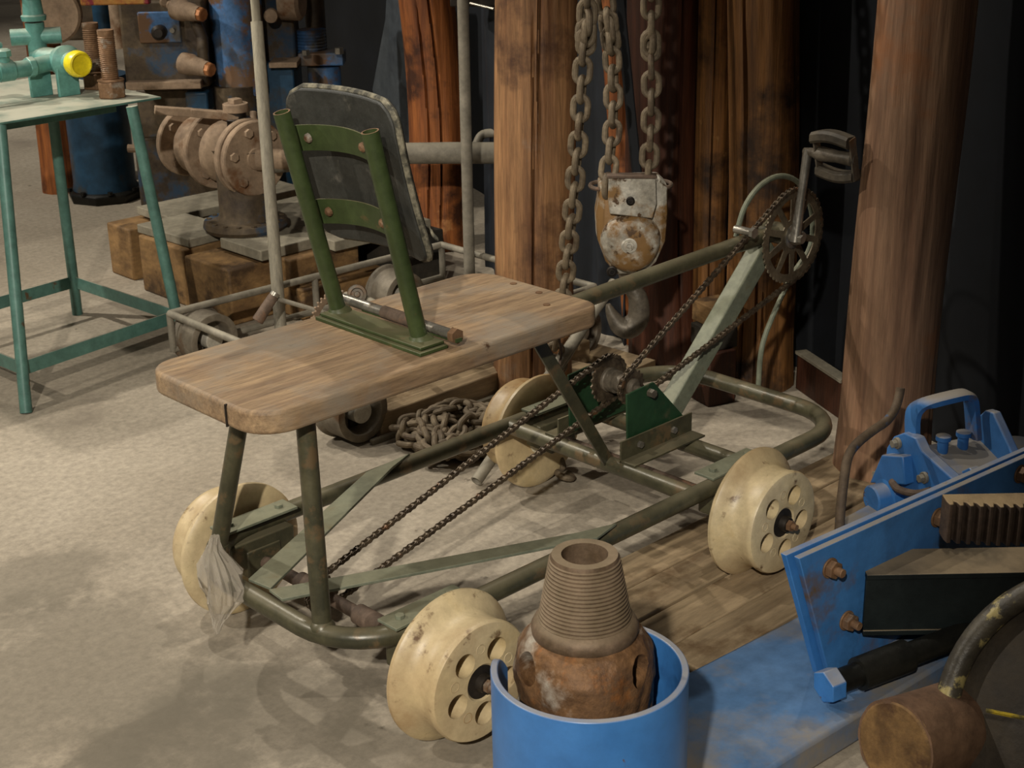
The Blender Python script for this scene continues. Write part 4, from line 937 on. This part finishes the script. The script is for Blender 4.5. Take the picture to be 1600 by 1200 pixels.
# lower strut and pivot on the skid
p, q = at(1308, 1066, z=.085), at(1520, 985, z=.10)
MB().tube([p, q], .019, 16).build('lower_tie', GREASE, mc); MB().hexnut(p + (p-q).normalized()*.0, (p-q), .027, .026).build('tie_nut', BLUE, mc, bev=.002)
MB().tube([p + (q-p)*.15, p + (q-p)*.5], .026, 18).build('tie_sleeve', GREASE, mc)
# toothed wheel
g0, g1 = at(1477, 780, d=2.24), at(1760, 779, d=2.24); gd = g1 - g0; gd.z = 0; gL = gd.length; gd.normalize(); gb = gd.cross(VZ).normalized()
if gb.dot(CAM - g0) < 0: gb = -gb
pts = [g0 - gb*.018]; nT = 19
for i in range(nT):
    a0 = gL*i/nT; w_ = gL/nT; bow = .02*math.sin(math.pi*min(1, i/nT*1.0 + .1))
    pts += [g0 + gd*(a0) + gb*(bow), g0 + gd*(a0 + w_*.15) + gb*(bow+.012), g0 + gd*(a0 + w_*.55) + gb*(bow+.012), g0 + gd*(a0 + w_*.75) + gb*bow]
pts += [g0 + gd*gL - gb*.018]
MB().prism(pts, (0, 0, -.064)).build('toothed_rack', GEARM, mc, bev=.0015)
MB().box(g0 + gd*.2 - gb*.0 - VZ*.10, (.05, .03, .12)).build('rack_bracket', DARKIRON, mc)
# winch with handle behind the plate
DW = 2.86; kw = DW/FPX
wc = thing('blue_gearbox', 'blue dusty gearbox with cast carrying handle behind the plate', 'gearbox', at(1450, 790, d=DW))
def wp(px, py, off=0, d=DW): return at(px, py, d=d) + dv*off
# the body is a triangular prism running along dv (away)
def wpl(px, py, along=0):
    v = FW + RT*((px-800)/FPX) - UP*((py-600)/FPX); P0 = wcen; t = (P0-CAM).dot(dvn)/v.dot(dvn); return CAM + v*t + dvn*along
dvn = Vector((.93, -.37, 0)).normalized(); wcen = at(1420, 740, d=2.80)
front = [(1385, 700), (1396, 682), (1412, 676), (1430, 684), (1440, 705), (1492, 752), (1486, 800), (1357, 800), (1362, 760), (1382, 740)]
MB().prism([wpl(x, y, 0) for x, y in front], dvn*.022).build('front_plate', BLUE, wc, bev=.003)
body = [(1386, 712), (1426, 700), (1470, 748), (1478, 812), (1362, 812), (1368, 755)]
MB().prism([wpl(x, y, .022) for x, y in body], dvn*.15).build('gear_case', BLUEDUST, wc, bev=.006)
MB().prism([wpl(x, y, -.02) for x, y in ((1391, 708), (1424, 710), (1428, 755), (1372, 752))], dvn*.03).build('raised_panel', BLUE, wc, bev=.003)
c_ = wpl(1396, 773, 0); MB().lathe(c_, -dvn, [(0, .034), (.02, .034), (.022, .027), (.048, .027), (.051, .024)], 32).build('shaft_cap', BLUE, wc)
for (x, y) in ((1404, 692), (1376, 740), (1446, 746), (1400, 742)):
    c_ = wpl(x, y, 0); MB().lathe(c_, -dvn, [(0, .011), (.006, .011)], 14).hexnut(c_ - dvn*.006, -dvn, .008, .009).build('case_bolt', GREYPIPE, wc, bev=.0008)
MB().tube(smoothpath([wpl(1408, 750, -.02), wpl(1425, 760, -.03), wpl(1445, 768, -.02), wpl(1462, 765, -.01)], 3), .007, 10).build('oil_line', RUST, wc)
hd = [wpl(1412, 690, .02), wpl(1412, 655, .02), wpl(1416, 640, .025), wpl(1426, 634, .035), wpl(1434, 630, .075), wpl(1436, 630, .10), wpl(1436, 636, .112), wpl(1436, 650, .116), wpl(1440, 700, .116)]
hb_ = MB(); hs = smoothpath(hd, 4)
side = nn
rowsH = []
for i, q in enumerate(hs):
    t = (hs[min(i+1, len(hs)-1)] - hs[max(i-1, 0)]).normalized(); s_ = dvn.cross(VZ).normalized(); n_ = t.cross(s_).normalized()
    rowsH.append([q + s_*a*.017 + n_*b_*.0085 for a, b_ in ((-1, -.6), (-.6, -1), (.6, -1), (1, -.6), (1, .6), (.6, 1), (-.6, 1), (-1, .6))])
hb_.grid(rowsH); hb_.build('carrying_handle', BLUEDUST, wc, smooth=50)
for off in (.05, .095):
    c_ = wpl(1436, 722, off); MB().cyl(c_ - VZ*.01, c_ + VZ*.035, .010, n=12).lathe(c_ + VZ*.035, VZ, [(0, .014), (.008, .014), (.01, .01)], 12).build('stud', BLUEDUST, wc)
MB().prism([wpl(x, y, .14) for x, y in ((1410, 690), (1440, 660), (1452, 664), (1488, 745), (1476, 800), (1400, 800))], dvn*.018).build('rear_plate', BLUEDUST, wc, bev=.003)
lobe = [(1452, 748), (1466, 744), (1478, 738), (1486, 748), (1496, 742), (1504, 752), (1512, 775), (1500, 800), (1460, 800)]
MB().prism([wpl(x, y, .05) for x, y in lobe], dvn*.02).build('pawl_plate', BLUE, wc, bev=.002)
pl = thing('blue_base_plate', 'blue grey base plate under the gearbox, behind the bolted plate', 'plate', at(1400, 800, d=2.8))
zb2 = at(1400, 800, d=2.82).z
MB().prism([at(x, y, z=zb2) for x, y in ((1312, 812), (1395, 768), (1560, 690), (1640, 690), (1660, 760), (1440, 790), (1340, 835))], (0, 0, -.01)).build('deck', BLUEDUST, pl, bev=.002)
MB().box(at(1500, 760, z=zb2/2 + .02), (.3, .06, zb2 - .06), dv).build('deck_leg', GREASE, pl)
MB().lathe(at(1590, 700, d=3.05), VZ, [(-.04, .045), (0, .045), (.012, .035), (.016, .01)], 28).build('round_cover', BLUEDUST, pl)
rp = [(1312, 822, 2.62), (1314, 790, 2.62), (1320, 740, 2.63), (1326, 712, 2.65), (1340, 692, 2.68), (1365, 672, 2.72), (1385, 658, 2.74), (1398, 640, 2.76), (1405, 618, 2.77), (1407, 606, 2.77)]
q0 = at(1312, 822, d=2.62)
tag(MB().tube([Vector((q0.x, q0.y, .05))] + smoothpath([at(x, y, d=d) for x, y, d in rp], 4), .0085, 12).build('bent_rusty_pipe', M('rusty_pipe_blue_flecks', '#4a3d30', '#6b5a46', 18, .7, .2, .4, spots=('#3a6591', 12, .6, .06))), 'thin bent rusty pipe rising in front of the right log', 'pipe')
# round timber in the lower right corner
p = at(1398, 1165, d=2.08); ax = (at(1560, 1112, d=2.22) - p).normalized()
rl = thing('round_timber', 'short round timber with sawn end, bottom right in front of the skid', 'timber', p - VZ*p.z)
def wobt(h, t): return .003*noise.noise(Vector((math.cos(t)*3, math.sin(t)*3, h*6)))
MB().lathe(p, ax, [(h*.04, .064) for h in range(6)], 48, wob=wobt).build('trunk', M('dull_brown_trunk', '#5a4230', '#7d6048', 8, .7, 0, .5, spots=('#3e2d20', 6, .58, .1), mot=.4), rl, smooth=50)
MB().lathe(p - ax*.002, ax, [(0, .001), (0, .03), (.0, .058), (.004, .0635)], 48).build('sawn_end', ENDGRAIN, rl)
# black rim with yellow paint
TC = at(1725, 1150, d=2.0); ra = 250/FPX*2.0; wx = (CAM - TC).normalized(); wx = (wx + Vector((-.45, .15, .25))).normalized()
ty = thing('cable_drum', 'greasy black drum with scuffed rim and yellow paint streaks, right edge', 'drum', TC - VZ*(TC.z-.05))
a_, u_, v_ = frame(wx)
MB().tube([TC + (u_*math.cos(t) + v_*math.sin(t))*ra for t in [2*math.pi*i/72 for i in range(72)]], .017, 16, closed=True).build('rim', TYRE, ty)
MB().lathe(TC - a_*.05, a_, [(0, ra*.98), (.03, ra*.97), (.035, ra*.85), (.028, ra*.5), (.05, ra*.3), (.07, ra*.28)], 64).build('drum_disc', M('dark_brown_cast', '#2b241b', '#443a2b', 10, .6, .1, .4, spots=('#6a5f44', 14, .66, .06)), ty)
for (t0_, t1_, rr_) in ((2.05, 2.5, 1.0), (2.6, 2.75, 1.02)):
    MB().tube([TC + a_*.0155 + (u_*math.cos(t0_ + (t1_-t0_)*i/10) + v_*math.sin(t0_ + (t1_-t0_)*i/10))*ra*rr_ for i in range(11)], .0035, 6).build('yellow_streak', YSTRIPE, ty)
MB().bar(at(1541, 1110, d=1.995), at(1600, 1122, d=1.99), .006, .003).build('yellow_line', YSTRIPE, ty)
MB().box((TC.x + .0, TC.y, (TC.z-ra*.5)/2 + .02), (.12, .16, TC.z - ra*.5)).build('drum_stand', GREASE, ty)
